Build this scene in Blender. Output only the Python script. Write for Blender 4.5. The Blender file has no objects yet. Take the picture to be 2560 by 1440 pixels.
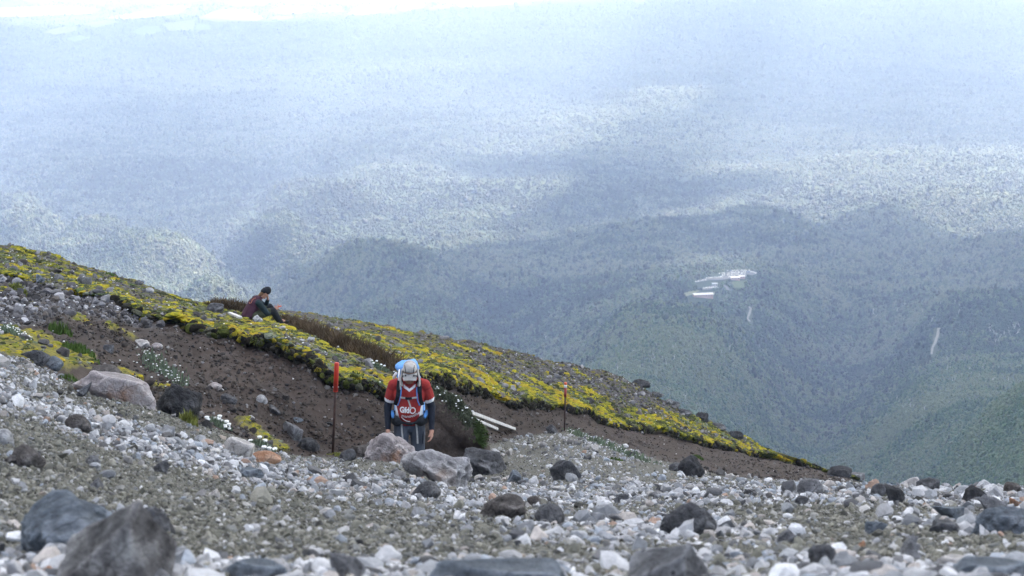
import bpy, bmesh, math, random
import numpy as np
from mathutils import Vector, Matrix, Euler
from mathutils.bvhtree import BVHTree

random.seed(7)
rng = np.random.default_rng(11)
R = math.radians
scene = bpy.context.scene
COL = scene.collection

# ------------------------------------------------------------------ camera, light, exposure
PITCH, FPX = 14.0, 2560 * 70.0 / 36.0
cam_d = bpy.data.cameras.new("camera")
cam_d.lens, cam_d.sensor_width = 70.0, 36.0
cam_d.clip_start, cam_d.clip_end = 0.1, 60000.0
cam_d.dof.use_dof, cam_d.dof.focus_distance, cam_d.dof.aperture_fstop = True, 28.0, 5.6
cam = bpy.data.objects.new("camera", cam_d)
cam.rotation_euler = (R(90 - PITCH), 0, 0)
COL.objects.link(cam)
scene.camera = cam

SUN_EL, SUN_AZ = 42.0, 32.0            # azimuth from straight ahead (+Y) towards +X
sd = Vector((math.sin(R(SUN_AZ)) * math.cos(R(SUN_EL)), math.cos(R(SUN_AZ)) * math.cos(R(SUN_EL)), math.sin(R(SUN_EL))))
world = bpy.data.worlds.new("World")
scene.world = world
world.use_nodes = True
wn = world.node_tree
sky = wn.nodes.new("ShaderNodeTexSky")
sky.sky_type = 'NISHITA'
sky.sun_disc = False
sky.sun_elevation, sky.sun_rotation = R(SUN_EL), R(SUN_AZ)
sky.altitude = 1600
wn.nodes["Background"].inputs[1].default_value = 0.13
wn.links.new(sky.outputs[0], wn.nodes["Background"].inputs[0])
sun_d = bpy.data.lights.new("sun", 'SUN')
sun_d.energy, sun_d.angle, sun_d.color = 4.6, R(1.0), (1.0, 0.965, 0.92)
sun = bpy.data.objects.new("sun", sun_d)
sun.rotation_euler = sd.to_track_quat('Z', 'Y').to_euler()
COL.objects.link(sun)
vs = scene.view_settings
vs.view_transform, vs.look, vs.gamma, vs.exposure, vs.use_curve_mapping = 'Standard', 'None', 1.0, 2.22, False
scene.cycles.use_denoising = True
scene.cycles.volume_bounces = 1
scene.cycles.max_bounces = 6
scene.cycles.transparent_max_bounces = 8

# ------------------------------------------------------------------ helpers
CP, SP = math.cos(R(PITCH)), math.sin(R(PITCH))

def ray(px, py):
    xc, yc = (px - 1280) / FPX, -(py - 720) / FPX
    return Vector((xc, CP + yc * SP, -SP + yc * CP))

def at(px, py, Y):
    d = ray(px, py)
    return d * (Y / d.y)

def at_np(px, py, Y):
    xc, yc = (px - 1280) / FPX, -(py - 720) / FPX
    dy = CP + yc * SP
    return np.stack([xc / dy * Y, Y + 0 * px, (-SP + yc * CP) / dy * Y], -1)

def _hash(ix, iy, iz):
    h = (ix.astype(np.uint32) * np.uint32(374761393) + iy.astype(np.uint32) * np.uint32(668265263) + iz.astype(np.uint32) * np.uint32(2147483647 - 96))
    h = (h ^ (h >> np.uint32(13))) * np.uint32(1274126177)
    h = h ^ (h >> np.uint32(16))
    return (h & np.uint32(0xFFFFFF)).astype(np.float64) / 0xFFFFFF * 2 - 1

def vnoise(P):
    P = np.asarray(P, float)
    I = np.floor(P).astype(np.int64)
    F = P - I
    F = F * F * (3 - 2 * F)
    out = 0
    for dx in (0, 1):
        wx = F[..., 0] if dx else 1 - F[..., 0]
        for dy in (0, 1):
            wy = F[..., 1] if dy else 1 - F[..., 1]
            for dz in (0, 1):
                wz = F[..., 2] if dz else 1 - F[..., 2]
                out = out + wx * wy * wz * _hash(I[..., 0] + dx, I[..., 1] + dy, I[..., 2] + dz)
    return out

def fbm(P, s, octv=4, seed=0.0, gain=0.5):
    P = np.asarray(P, float) / s + seed
    a, t, n = 1.0, 0, 0
    for _ in range(octv):
        t = t + a * vnoise(P)
        n += a
        a *= gain
        P = P * 2.03 + 17.3
    return t / n

def sm(e0, e1, x):
    t = np.clip((x - e0) / (e1 - e0), 0, 1)
    return t * t * (3 - 2 * t)

def gsm(a, sig):
    r = int(sig * 3) + 1
    k = np.exp(-0.5 * (np.arange(-r, r + 1) / sig) ** 2)
    k /= k.sum()
    return np.convolve(np.pad(a, r, mode='edge'), k, 'valid')

def in_poly(px, py, poly):
    px, py = np.asarray(px, float), np.asarray(py, float)
    c = np.zeros(px.shape, bool)
    n = len(poly)
    for i in range(n):
        x1, y1 = poly[i]
        x2, y2 = poly[(i + 1) % n]
        if y1 == y2:
            continue
        c ^= ((y1 > py) != (y2 > py)) & (px < (x2 - x1) * (py - y1) / (y2 - y1) + x1)
    return c

def new_obj(name, mesh, mat=None, parent=None, kind=None, label=None, cat=None, group=None):
    o = bpy.data.objects.new(name, mesh)
    COL.objects.link(o)
    if mat is not None and mesh is not None:
        if not mesh.materials:
            for m in (mat if isinstance(mat, (list, tuple)) else [mat]):
                mesh.materials.append(m)
    if parent is not None:
        o.parent = parent
    for k, v in (("kind", kind), ("label", label), ("category", cat), ("group", group)):
        if v:
            o[k] = v
    return o

def grid_mesh(name, V, attrs=None, smooth=True):
    nr, nc = V.shape[:2]
    me = bpy.data.meshes.new(name)
    idx = np.arange(nr * nc).reshape(nr, nc)
    q = np.stack([idx[:-1, :-1], idx[:-1, 1:], idx[1:, 1:], idx[1:, :-1]], -1).reshape(-1, 4)
    me.vertices.add(nr * nc)
    me.vertices.foreach_set("co", V.reshape(-1).astype(np.float32))
    me.loops.add(q.size)
    me.loops.foreach_set("vertex_index", q.reshape(-1).astype(np.int32))
    me.polygons.add(len(q))
    me.polygons.foreach_set("loop_start", (np.arange(len(q)) * 4).astype(np.int32))
    me.polygons.foreach_set("use_smooth", np.full(len(q), smooth))
    me.update()
    for k, a in (attrs or {}).items():
        at_ = me.attributes.new(k, 'FLOAT', 'POINT')
        at_.data.foreach_set("value", a.reshape(-1).astype(np.float32))
    return me, q

def mesh_np(name, V, F, smooth=False):
    me = bpy.data.meshes.new(name)
    me.from_pydata([tuple(v) for v in V], [], [tuple(f) for f in F])
    if smooth:
        me.polygons.foreach_set("use_smooth", np.ones(len(me.polygons), bool))
    me.update()
    return me

# --- node helpers
class NT:
    def __init__(self, name):
        self.m = bpy.data.materials.new(name)
        self.m.use_nodes = True
        self.t = self.m.node_tree
        self.b = self.t.nodes["Principled BSDF"]
        self.tc = None
    def n(self, typ, ins=None, **kw):
        nd = self.t.nodes.new(typ)
        for k, v in kw.items():
            setattr(nd, k, v)
        for k, v in (ins or {}).items():
            self.set(nd.inputs[k], v)
        return nd
    def set(self, sock, v):
        if isinstance(v, bpy.types.NodeSocket):
            self.t.links.new(v, sock)
        elif isinstance(v, (tuple, list)) and len(v) == 3 and sock.type == 'RGBA':
            sock.default_value = (*v, 1)
        else:
            sock.default_value = v
    def coord(self, kind="Object"):
        if self.tc is None:
            self.tc = self.n("ShaderNodeTexCoord")
        return self.tc.outputs[kind]
    def noise(self, scale, detail=4, rough=0.55, vec=None, kind="Object", out="Fac"):
        return self.n("ShaderNodeTexNoise", {"Vector": vec or self.coord(kind), "Scale": scale, "Detail": detail, "Roughness": rough}).outputs[out]
    def ramp(self, fac, stops):
        r = self.n("ShaderNodeValToRGB", {"Fac": fac})
        e = r.color_ramp.elements
        while len(e) < len(stops):
            e.new(0.5)
        for el, (p, c) in zip(e, stops):
            el.position = p
            el.color = (*c, 1) if len(c) == 3 else c
        return r.outputs[0]
    def mix(self, fac, a, b, mode='MIX'):
        nd = self.n("ShaderNodeMix", data_type='RGBA', blend_type=mode)
        self.set(nd.inputs[0], fac)
        self.set(nd.inputs[6], a)
        self.set(nd.inputs[7], b)
        return nd.outputs[2]
    def math(self, op, a, b=0.0, c=0.0):
        nd = self.n("ShaderNodeMath", operation=op)
        self.set(nd.inputs[0], a); self.set(nd.inputs[1], b); self.set(nd.inputs[2], c)
        return nd.outputs[0]
    def attr(self, name, typ='GEOMETRY', out="Fac"):
        return self.n("ShaderNodeAttribute", attribute_name=name, attribute_type=typ).outputs[out]
    def bump(self, h, strength=0.4, dist=0.02):
        nd = self.n("ShaderNodeBump", {"Height": h, "Strength": strength, "Distance": dist})
        self.set(self.b.inputs["Normal"], nd.outputs[0])
    def fin(self, col, rough=0.85, spec=0.3):
        self.set(self.b.inputs["Base Color"], col)
        self.set(self.b.inputs["Roughness"], rough)
        self.set(self.b.inputs["Specular IOR Level"], spec)
        return self.m

def simple_mat(name, c, rough=0.8, spec=0.3, var=0.25, scale=30.0, bump=0.0):
    t = NT(name)
    f = t.noise(scale, 4)
    dk = tuple(x * (1 - var) for x in c)
    lt = tuple(min(1, x * (1 + var)) for x in c)
    if bump:
        t.bump(f, bump, 0.01)
    return t.fin(t.ramp(f, [(0.3, dk), (0.7, lt)]), rough, spec)

# ------------------------------------------------------------------ near terrain: loft through measured rows
NPX = np.arange(-800, 3405, 8.0)
ROWS = {
 'A': [(-320, 2600, 1.6), (2880, 2600, 1.6)],
 'B': [(-320, 1470, 5.5), (2880, 1470, 5.7)],
 'C': [(-320, 1250, 7.6), (0, 1262, 8), (400, 1292, 8.5), (850, 1320, 8.8), (1300, 1332, 9), (2880, 1332, 9)],
 'D': [(-320, 1030, 11), (0, 1072, 11.5), (400, 1150, 12.5), (700, 1220, 13), (1000, 1262, 13), (1300, 1268, 13), (1800, 1264, 13), (2880, 1266, 13)],
 'E': [(-320, 850, 17), (0, 893, 17.5), (150, 955, 17.5), (400, 1025, 17), (560, 1085, 17.5), (700, 1140, 18.5), (830, 1150, 20), (870, 1142, 20), (930, 1140, 20.3), (1000, 1148, 20.3), (1060, 1163, 20), (1150, 1206, 19.5), (1300, 1200, 22), (1410, 1165, 26), (1600, 1190, 24), (1800, 1212, 22), (2000, 1213, 20), (2150, 1211, 19), (2350, 1213, 18.5), (2560, 1219, 18), (2880, 1230, 18)],
 'F': [(-320, 865, 20), (0, 905, 20), (150, 968, 20), (400, 1035, 20.5), (560, 1092, 21), (700, 1146, 22), (830, 1150, 25.5), (930, 1215, 23.6), (1000, 1245, 23.2), (1080, 1245, 23.3), (1150, 1205, 24.5), (1300, 1140, 31), (1410, 1079, 47), (1500, 1100, 44), (1600, 1140, 40), (1800, 1192, 36), (2000, 1208, 33), (2150, 1208, 30), (2250, 1260, 29), (2350, 1290, 30), (2880, 1310, 30)],
 'G': [(-320, 800, 26), (0, 815, 24.5), (200, 880, 24.2), (400, 985, 24), (560, 1050, 24.5), (700, 1108, 25.5), (830, 1128, 26.5), (1000, 1118, 27.5), (1150, 1088, 31), (1300, 1080, 45), (1410, 1074, 48.5), (1500, 1092, 49.5), (1600, 1122, 50), (1800, 1178, 50), (2000, 1200, 49), (2150, 1205, 47), (2250, 1290, 48), (2350, 1320, 50), (2880, 1340, 50)],
 'H': [(-320, 640, 36), (0, 694, 34), (120, 704, 33.5), (230, 738, 32.5), (330, 788, 31.5), (430, 800, 31), (550, 835, 30.5), (650, 865, 30), (760, 905, 29.5), (850, 962, 29), (960, 985, 29.5), (1040, 965, 32), (1100, 958, 36), (1200, 985, 41), (1300, 1018, 46.5), (1410, 1022, 52), (1560, 1066, 56), (1650, 1086, 59), (1750, 1104, 62), (1900, 1150, 66), (2090, 1188, 70), (2150, 1203, 70), (2250, 1300, 72), (2350, 1340, 75), (2880, 1360, 75)],
 'J': [(-320, 590, 44), (0, 655, 42), (300, 728, 43), (530, 788, 43.5), (650, 803, 45), (850, 850, 44), (960, 882, 44), (1100, 892, 49), (1230, 917, 53), (1400, 955, 58), (1560, 1003, 62), (1700, 1058, 66), (1870, 1124, 71), (2070, 1184, 74), (2150, 1201, 74), (2250, 1305, 76), (2350, 1345, 78), (2880, 1365, 80)],
 'K': [(-320, 520, 50), (0, 606, 50), (130, 640, 50), (300, 690, 51), (420, 735, 51), (530, 766, 51), (600, 772, 52), (700, 776, 53), (830, 791, 55), (960, 816, 57), (1100, 841, 59), (1230, 866, 61), (1400, 906, 65), (1500, 926, 67), (1560, 946, 68), (1620, 976, 69), (1700, 1021, 71), (1800, 1071, 73), (1870, 1101, 74), (1950, 1146, 75), (2070, 1177, 77), (2150, 1196, 78), (2250, 1310, 79), (2350, 1350, 80), (2880, 1370, 82)],
}
def row(k, sig):
    a = np.array(ROWS[k], float)
    return gsm(np.interp(NPX, a[:, 0], a[:, 1]), sig), gsm(np.interp(NPX, a[:, 0], a[:, 2]), sig * 1.6 + 1)
R_ = {k: row(k, 1.6 if k in 'HK' else 3.0) for k in ROWS}
c1 = np.stack([NPX / 38.0, 0 * NPX, 0 * NPX + 3.3], -1)
jag = vnoise(c1 * 0.55) * 10 + vnoise(c1 * 1.3) * 6 + vnoise(c1 * 2.9) * 4
R_['H'] = (R_['H'][0] + jag * np.clip((1200 - R_['H'][0]) / 120, 0.15, 1), R_['H'][1])
liph = np.clip(17 + 17 * vnoise(c1 * 0.8 + 9), 4, 34)
liph = np.where(NPX < 280, liph * 0.35, liph) * np.interp(NPX, [1900, 2150], [0.8, 0.3])
R_['I'] = (R_['H'][0] - liph, R_['H'][1] - 0.22)
kj = vnoise(c1 * 0.9 + 40) * 3 + vnoise(c1 * 2.2 + 44) * 2
R_['K'] = (R_['K'][0] + kj, R_['K'][1])
order = ['A', 'B', 'C', 'D', 'E', 'F', 'G', 'H', 'I', 'J', 'K']
rows_w = [at_np(NPX, R_[k][0], R_[k][1]) for k in order]
K = rows_w[-1]
rows_w.append(K + np.array([0, 14, -7.5]))
rows_w.append(K + np.array([0, 70, -62]))
rows_w.append(K + np.array([0, 200, -200]))
order += ['L', 'M', 'N']
nsub = {'A': 12, 'B': 46, 'C': 46, 'D': 52, 'E': 20, 'F': 16, 'G': 46, 'H': 5, 'I': 34, 'J': 34, 'K': 8, 'L': 6, 'M': 5}
Vs, Rk = [], []
for i in range(len(order) - 1):
    n = nsub[order[i]]
    for j in range(n):
        t = j / n
        Vs.append(rows_w[i] * (1 - t) + rows_w[i + 1] * t)
        Rk.append(i + t)
Vs.append(rows_w[-1]); Rk.append(len(order) - 1.0)
V = np.array(Vs)
Rk = np.array(Rk)
keepr = ((Rk > 6.3) & (Rk < 8.6))[:, None, None]
S = V.copy()
for _ in range(8):
    S2 = S.copy()
    S2[1:-1] = 0.25 * S[:-2] + 0.5 * S[1:-1] + 0.25 * S[2:]
    hard = keepr[1:-1] | (np.abs(Rk - 10) < 0.25)[1:-1, None, None]
    S[1:-1] = np.where(hard, S[1:-1], S2[1:-1])
V = S

def project(P):
    P = np.asarray(P, float)
    f = P[..., 1] * CP - P[..., 2] * SP
    u = P[..., 1] * SP + P[..., 2] * CP
    return 1280 + P[..., 0] / f * FPX, 720 - u / f * FPX, f

PXg, PYg, _ = project(V)
RK = np.repeat(Rk[:, None], V.shape[1], 1)
Hy = np.interp(PXg, NPX, R_['I'][0])          # lip line at this column
Ky = np.interp(PXg, NPX, R_['K'][0])
# moss coverage
TURF = [(-320, 800), (0, 822), (60, 826), (150, 858), (235, 900), (222, 925), (130, 918), (0, 885), (-320, 860)]
TURF2 = [(590, 1045), (625, 1052), (690, 1100), (720, 1128), (690, 1128), (640, 1090), (600, 1068)]
TURF3 = [(250, 925), (290, 925), (330, 938), (420, 965), (430, 985), (360, 962)]
over = np.clip((Hy - PYg), 0, 400)
band = np.clip((Hy - PYg) / np.maximum(Hy - Ky, 1), 0, 1)
cov = np.where(PXg < 1180, 0.57 - 0.14 * band, np.interp(over, [0, 42, 70, 120], [0.76, 0.60, 0.16, 0.20]))
cov = np.where((PXg > 690) & (PXg < 1250) & (band > 0.82), 0.30, cov)
cov = np.where((PXg > 230) & (PXg < 520) & (band > 0.35) & (band < 0.75), 0.42, cov)
cov = np.where(PXg > 1750, np.clip(cov, 0, 0.6), cov)
mn = 0.5 + 0.75 * fbm(V, 0.75, 4, 5.0) + 0.12 * fbm(V, 0.14, 2, 8.0)
moss = sm(-0.08, 0.14, cov - mn * 0.98)
moss *= ((RK > 7.25) & (RK < 10.6) & (PXg < 2165))
for tp in (TURF, TURF2, TURF3):
    tm = in_poly(PXg + 14 * fbm(V, 0.3, 2, 3), PYg + 10 * fbm(V, 0.3, 2, 31), tp)
    moss = np.where(tm & (RK > 3.5) & (RK < 7.2), sm(0.15, 0.5, 0.75 + 0.6 * fbm(V, 0.5, 3, 2)), moss)
# a few lower moss strips on the rubble at the far left
for tp in ([(0, 720), (40, 728), (58, 742), (0, 738)], [(55, 748), (120, 775), (135, 790), (75, 765)], [(160, 780), (215, 800), (235, 818), (180, 800)], [(255, 805), (330, 838), (345, 850), (270, 822)]):
    tm = in_poly(PXg, PYg + 5 * fbm(V, 0.2, 2, 31), tp)
    moss = np.where(tm, 1.0, moss)
rub_poly = [(-900, 560), (-320, 640), (0, 688), (120, 700), (240, 735), (330, 780), (430, 800), (330, 815), (200, 790), (120, 800), (0, 830), (-320, 830), (-900, 830)]
scree = sm(5.6, 4.9, RK) if False else 1 - sm(4.85, 5.5, RK)
PATHP = [(1290, 1100), (1420, 1085), (1900, 1195), (1880, 1215), (1300, 1215), (1200, 1215)]
rightscree = in_poly(PXg, PYg, [(1200, 1115), (1300, 1092), (1410, 1078), (1480, 1090), (1560, 1118), (1700, 1170), (1830, 1195), (2150, 1210), (2150, 1230), (1100, 1230), (1150, 1190)]) & (RK < 6.4)
scree = np.maximum(scree, rightscree * 1.0)
rub = in_poly(PXg + 25 * fbm(V, 0.8, 2, 13), PYg + 20 * fbm(V, 0.8, 2, 23), rub_poly) * 1.0
rub = np.maximum(rub, (RK > 7.6) * (1 - moss))
soil = np.clip(1 - scree - rub - moss, 0, 1)

# displacement
nr = np.zeros_like(V)
du = np.gradient(V, axis=1); dv = np.gradient(V, axis=0)
nr = np.cross(du, dv)
nr /= np.linalg.norm(nr, axis=-1, keepdims=True) + 1e-9
nr *= np.sign(nr[..., 2:3] + 1e-9)
dist = np.clip(V[..., 1], 1, 90)
h = 0.05 * fbm(V, 1.1, 4, 1) * scree + 0.02 * fbm(V, 0.25, 3, 4) * scree
h += soil * (0.10 * fbm(V * np.array([1, 1, 1.0]), 0.7, 4, 6) + 0.03 * fbm(V, 0.16, 3, 9))
h += soil * 0.055 * fbm(np.stack([PXg / 26.0 + RK * 1.4, RK * 2.2, 0 * RK], -1), 1.0, 3, 77) * sm(5.6, 6.1, RK)
h += rub * (0.09 * fbm(V, 0.55, 4, 7))
h += moss * (0.03 + 0.05 * np.abs(fbm(V, 0.45, 3, 12)) + 0.03 * fbm(V, 0.12, 2, 15))
h += (RK > 9.6) * 0.06 * fbm(V, 0.4, 3, 18)
h *= np.where(RK < 1.0, np.clip(RK, 0, 1), 1)
V = V + nr * h[..., None]
PXg, PYg, _ = project(V)

# ---- ground material
t = NT("mountain_ground")
a_m, a_s, a_r = t.attr("moss"), t.attr("soil"), t.attr("rubble")
nz1, nz2, nz3 = t.noise(0.9, 6), t.noise(9.0, 6, 0.65), t.noise(55.0, 4, 0.6)
vor = t.n("ShaderNodeTexVoronoi", {"Vector": t.coord(), "Scale": 42.0})
grit = t.mix(0.55, t.ramp(vor.outputs["Color"], [(0.1, (0.035, 0.033, 0.028)), (0.5, (0.090, 0.086, 0.072)), (0.95, (0.17, 0.168, 0.155))]), t.ramp(nz2, [(0.3, (0.045, 0.043, 0.035)), (0.7, (0.135, 0.130, 0.110))]))
dirt = t.mix(t.ramp(nz3, [(0.38, (0, 0, 0)), (0.72, (1, 1, 1))]), t.ramp(nz1, [(0.25, (0.022, 0.017, 0.015)), (0.6, (0.052, 0.036, 0.028)), (0.8, (0.078, 0.055, 0.042))]), t.ramp(nz2, [(0.3, (0.016, 0.014, 0.014)), (0.7, (0.075, 0.062, 0.054))]))
rubc = t.ramp(nz2, [(0.28, (0.032, 0.028, 0.028)), (0.55, (0.075, 0.068, 0.068)), (0.75, (0.15, 0.14, 0.145))])
mossc = t.mix(t.ramp(nz2, [(0.40, (0, 0, 0)), (0.62, (1, 1, 1))]), t.ramp(nz1, [(0.3, (0.040, 0.042, 0.018)), (0.7, (0.085, 0.080, 0.035))]), (0.21, 0.18, 0.020))
c = t.mix(a_s, grit, dirt)
c = t.mix(a_r, c, rubc)
c = t.mix(a_m, c, mossc)
t.bump(t.math('ADD', nz2, t.math('MULTIPLY', nz3, 0.5)), 0.7, 0.03)
GROUND = t.fin(c, 0.95, 0.15)

me, quads = grid_mesh("mountain_slope", V, {"moss": moss, "soil": soil, "rubble": rub})
ground = new_obj("terrain", me, GROUND, kind='structure')
bvh = BVHTree.FromPolygons([Vector(v) for v in V.reshape(-1, 3)], [tuple(int(i) for i in q) for q in quads])
NC = V.shape[1]
flat = {'moss': moss.reshape(-1), 'scree': scree.reshape(-1), 'soil': soil.reshape(-1), 'rub': rub.reshape(-1), 'rk': RK.reshape(-1)}
ORI = Vector((0, 0, 0))

def hit(px, py):
    loc, n, i, d = bvh.ray_cast(ORI, ray(px, py).normalized())
    return loc, n, i, d

def hit_down(px, py):
    for k in range(40):
        r_ = hit(px, py + 2 * k)
        if r_[0] is not None and r_[0].y < 90:
            return r_
    return r_

# ------------------------------------------------------------------ valley terrain
TAB = np.array([(1300, 700), (1200, 900), (1000, 1400), (850, 2250), (700, 3200), (560, 4100), (430, 5200), (300, 6700), (150, 8700), (60, 10500), (0, 12500), (-100, 16000), (-190, 22000)], float)
def py2D(py):
    return np.interp(-np.asarray(py, float), -TAB[:, 0], TAB[:, 1])
def _ang(py):
    return R(PITCH) + np.arctan((py - 720) / FPX)
_zt = -TAB[:, 1] * np.tan(_ang(TAB[:, 0]))
_lD = np.log(np.concatenate([[150, 300, 500], TAB[:, 1]]))
_lz = np.concatenate([[-110, -155, -213], _zt])
_dl = np.linspace(_lD[0], _lD[-1], 400)
_dz = gsm(np.interp(_dl, _lD, _lz), 9)
def zbase(D):
    return np.interp(np.log(np.maximum(D, 1)), _dl, _dz)

BUMPS = []   # X0, Y0, sx, sy, h, rot
def bump_px(px, py, wpx, depth, h, rot=0.0, e=1.25):
    """A hill whose crest shows at (px, py)."""
    D = float(py2D(py))
    for _ in range(12):
        z = float(zbase(D)) + h
        y_at = 720 + FPX * math.tan(math.atan2(-z, D) - R(PITCH))
        D *= 1 + (y_at - py) / 2500.0
    BUMPS.append(((px - 1280) / FPX * D / 0.97, D, wpx / FPX * D * 0.5, depth * 0.5, h, R(rot), e))
# lodge dome and its neighbours
bump_px(1880, 525, 330, 620, 62, 0)
bump_px(1610, 548, 330, 520, 48)
bump_px(1760, 690, 560, 800, 30)
# nose hill with the dead trees, and the right wall
bump_px(1690, 815, 600, 640, 36, -8, 2.2)
bump_px(1560, 850, 260, 400, 10)
bump_px(2680, 925, 800, 560, 62, 30, 1.5)
bump_px(2400, 1010, 460, 320, 40, 24, 1.4)
bump_px(2240, 1090, 320, 220, 22, 20, 1.4)
bump_px(2520, 735, 520, 800, 44, 15, 1.3)
bump_px(2750, 620, 500, 900, 60)
bump_px(1340, 830, 110, 130, 14)
# bluffs on the left
bump_px(660, 512, 230, 264, 80, e=2.3)
bump_px(800, 470, 300, 336, 46, e=2.3)
bump_px(900, 615, 460, 304, 59, 10, e=2.3)
bump_px(430, 592, 330, 304, 55, e=2.3)
bump_px(600, 680, 260, 240, 46, e=2.3)
bump_px(40, 478, 170, 240, 69, e=2.3)
bump_px(80, 540, 180, 208, 57, e=2.3)
bump_px(250, 556, 170, 192, 52, e=2.3)
bump_px(180, 620, 300, 300, 30)
bump_px(1010, 415, 300, 500, 36)
bump_px(1300, 470, 500, 500, 28)
bump_px(2300, 405, 700, 700, 34)
bump_px(2450, 480, 400, 600, 44)
bump_px(2200, 520, 240, 500, 34)
bump_px(1330, 300, 500, 500, 26)
bump_px(1700, 225, 420, 700, 26)
bump_px(330, 400, 700, 700, 30)
# gullies (negative)
def gully(pts, w, depth):
    for (x1, y1), (x2, y2) in zip(pts[:-1], pts[1:]):
        for k in range(5):
            s = k / 5
            px, py = x1 + (x2 - x1) * s, y1 + (y2 - y1) * s
            D = float(py2D(py))
            BUMPS.append(((px - 1280) / FPX * D / 0.97, D, w, w * 1.9, -depth, 0, 1.2))
gully([(2090, 1190), (2060, 1060), (2010, 930), (2080, 830), (2200, 740)], 85, 42)
gully([(1390, 900), (1330, 800), (1200, 720)], 75, 26)
gully([(760, 770), (700, 700), (560, 620), (420, 560)], 90, 26)

def zval(X, Y):
    D = np.sqrt(X * X * 0.25 + Y * Y)
    z = zbase(D)
    for X0, Y0, sx, sy, hh, r, e in BUMPS:
        dx, dy = X - X0, Y - Y0
        if r:
            dx, dy = dx * math.cos(r) + dy * math.sin(r), -dx * math.sin(r) + dy * math.cos(r)
        q = (dx / sx) ** 2 + (dy / sy) ** 2
        z = z + hh * np.exp(-np.power(q, e))
    P = np.stack([X, Y * 0.8, 0 * X], -1)
    amp = np.interp(D, [200, 900, 2000, 4500, 9000, 12000], [3, 9, 26, 34, 18, 5])
    rid = 1 - 2 * np.abs(fbm(P, 620.0, 4, 3.7))
    z = z + amp * (0.75 * (rid - 0.45) + 0.5 * fbm(P, 240.0, 4, 9.1))
    return z

VPX = np.arange(-700, 3270, 11.0)
VD = np.exp(np.linspace(math.log(160), math.log(21500), 640))
gx, gd = np.meshgrid(VPX, VD)
VX, VY = (gx - 1280) / FPX * gd / 0.97, gd
VZ = zval(VX, VY)
VV = np.stack([VX, VY, VZ], -1)
t = NT("forest_floor")
fl = t.noise(0.004, 6, 0.6)
fl2 = t.noise(0.05, 5, 0.6)
c = t.mix(0.5, t.ramp(fl, [(0.3, (0.014, 0.026, 0.013)), (0.7, (0.028, 0.048, 0.020))]), t.ramp(fl2, [(0.3, (0.010, 0.020, 0.010)), (0.7, (0.035, 0.055, 0.024))]))
FLOOR = t.fin(c, 0.9, 0.2)
vme, vq = grid_mesh("valley_terrain", VV)
valley = new_obj("valley_ground", vme, FLOOR, kind='structure')
vbvh = BVHTree.FromPolygons([Vector(v) for v in VV.reshape(-1, 3)], [tuple(int(i) for i in q) for q in vq])

def vhit(px, py):
    loc, n, i, d = vbvh.ray_cast(ORI, ray(px, py).normalized())
    return loc

# ------------------------------------------------------------------ haze
def box_mesh(name, lo, hi):
    x0, y0, z0 = lo; x1, y1, z1 = hi
    v = [(x0, y0, z0), (x1, y0, z0), (x1, y1, z0), (x0, y1, z0), (x0, y0, z1), (x1, y0, z1), (x1, y1, z1), (x0, y1, z1)]
    f = [(0, 3, 2, 1), (4, 5, 6, 7), (0, 1, 5, 4), (1, 2, 6, 5), (2, 3, 7, 6), (3, 0, 4, 7)]
    return mesh_np(name, v, f)
hm = bpy.data.materials.new("haze_air")
hm.use_nodes = True
hn = hm.node_tree
hn.nodes.remove(hn.nodes["Principled BSDF"])
pv = hn.nodes.new("ShaderNodeVolumePrincipled")
pv.inputs["Color"].default_value = (0.50, 0.63, 1.0, 1)
pv.inputs["Absorption Color"].default_value = (1, 1, 1, 1)
pv.inputs["Density"].default_value = 1.18e-4
pv.inputs["Anisotropy"].default_value = 0.1
hn.links.new(pv.outputs[0], hn.nodes["Material Output"].inputs["Volume"])
zmin = float(VZ.min())
new_obj("haze", box_mesh("haze", (-16500, -60, zmin - 4), (16500, 22500, 4.0)), hm, kind='stuff')

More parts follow.
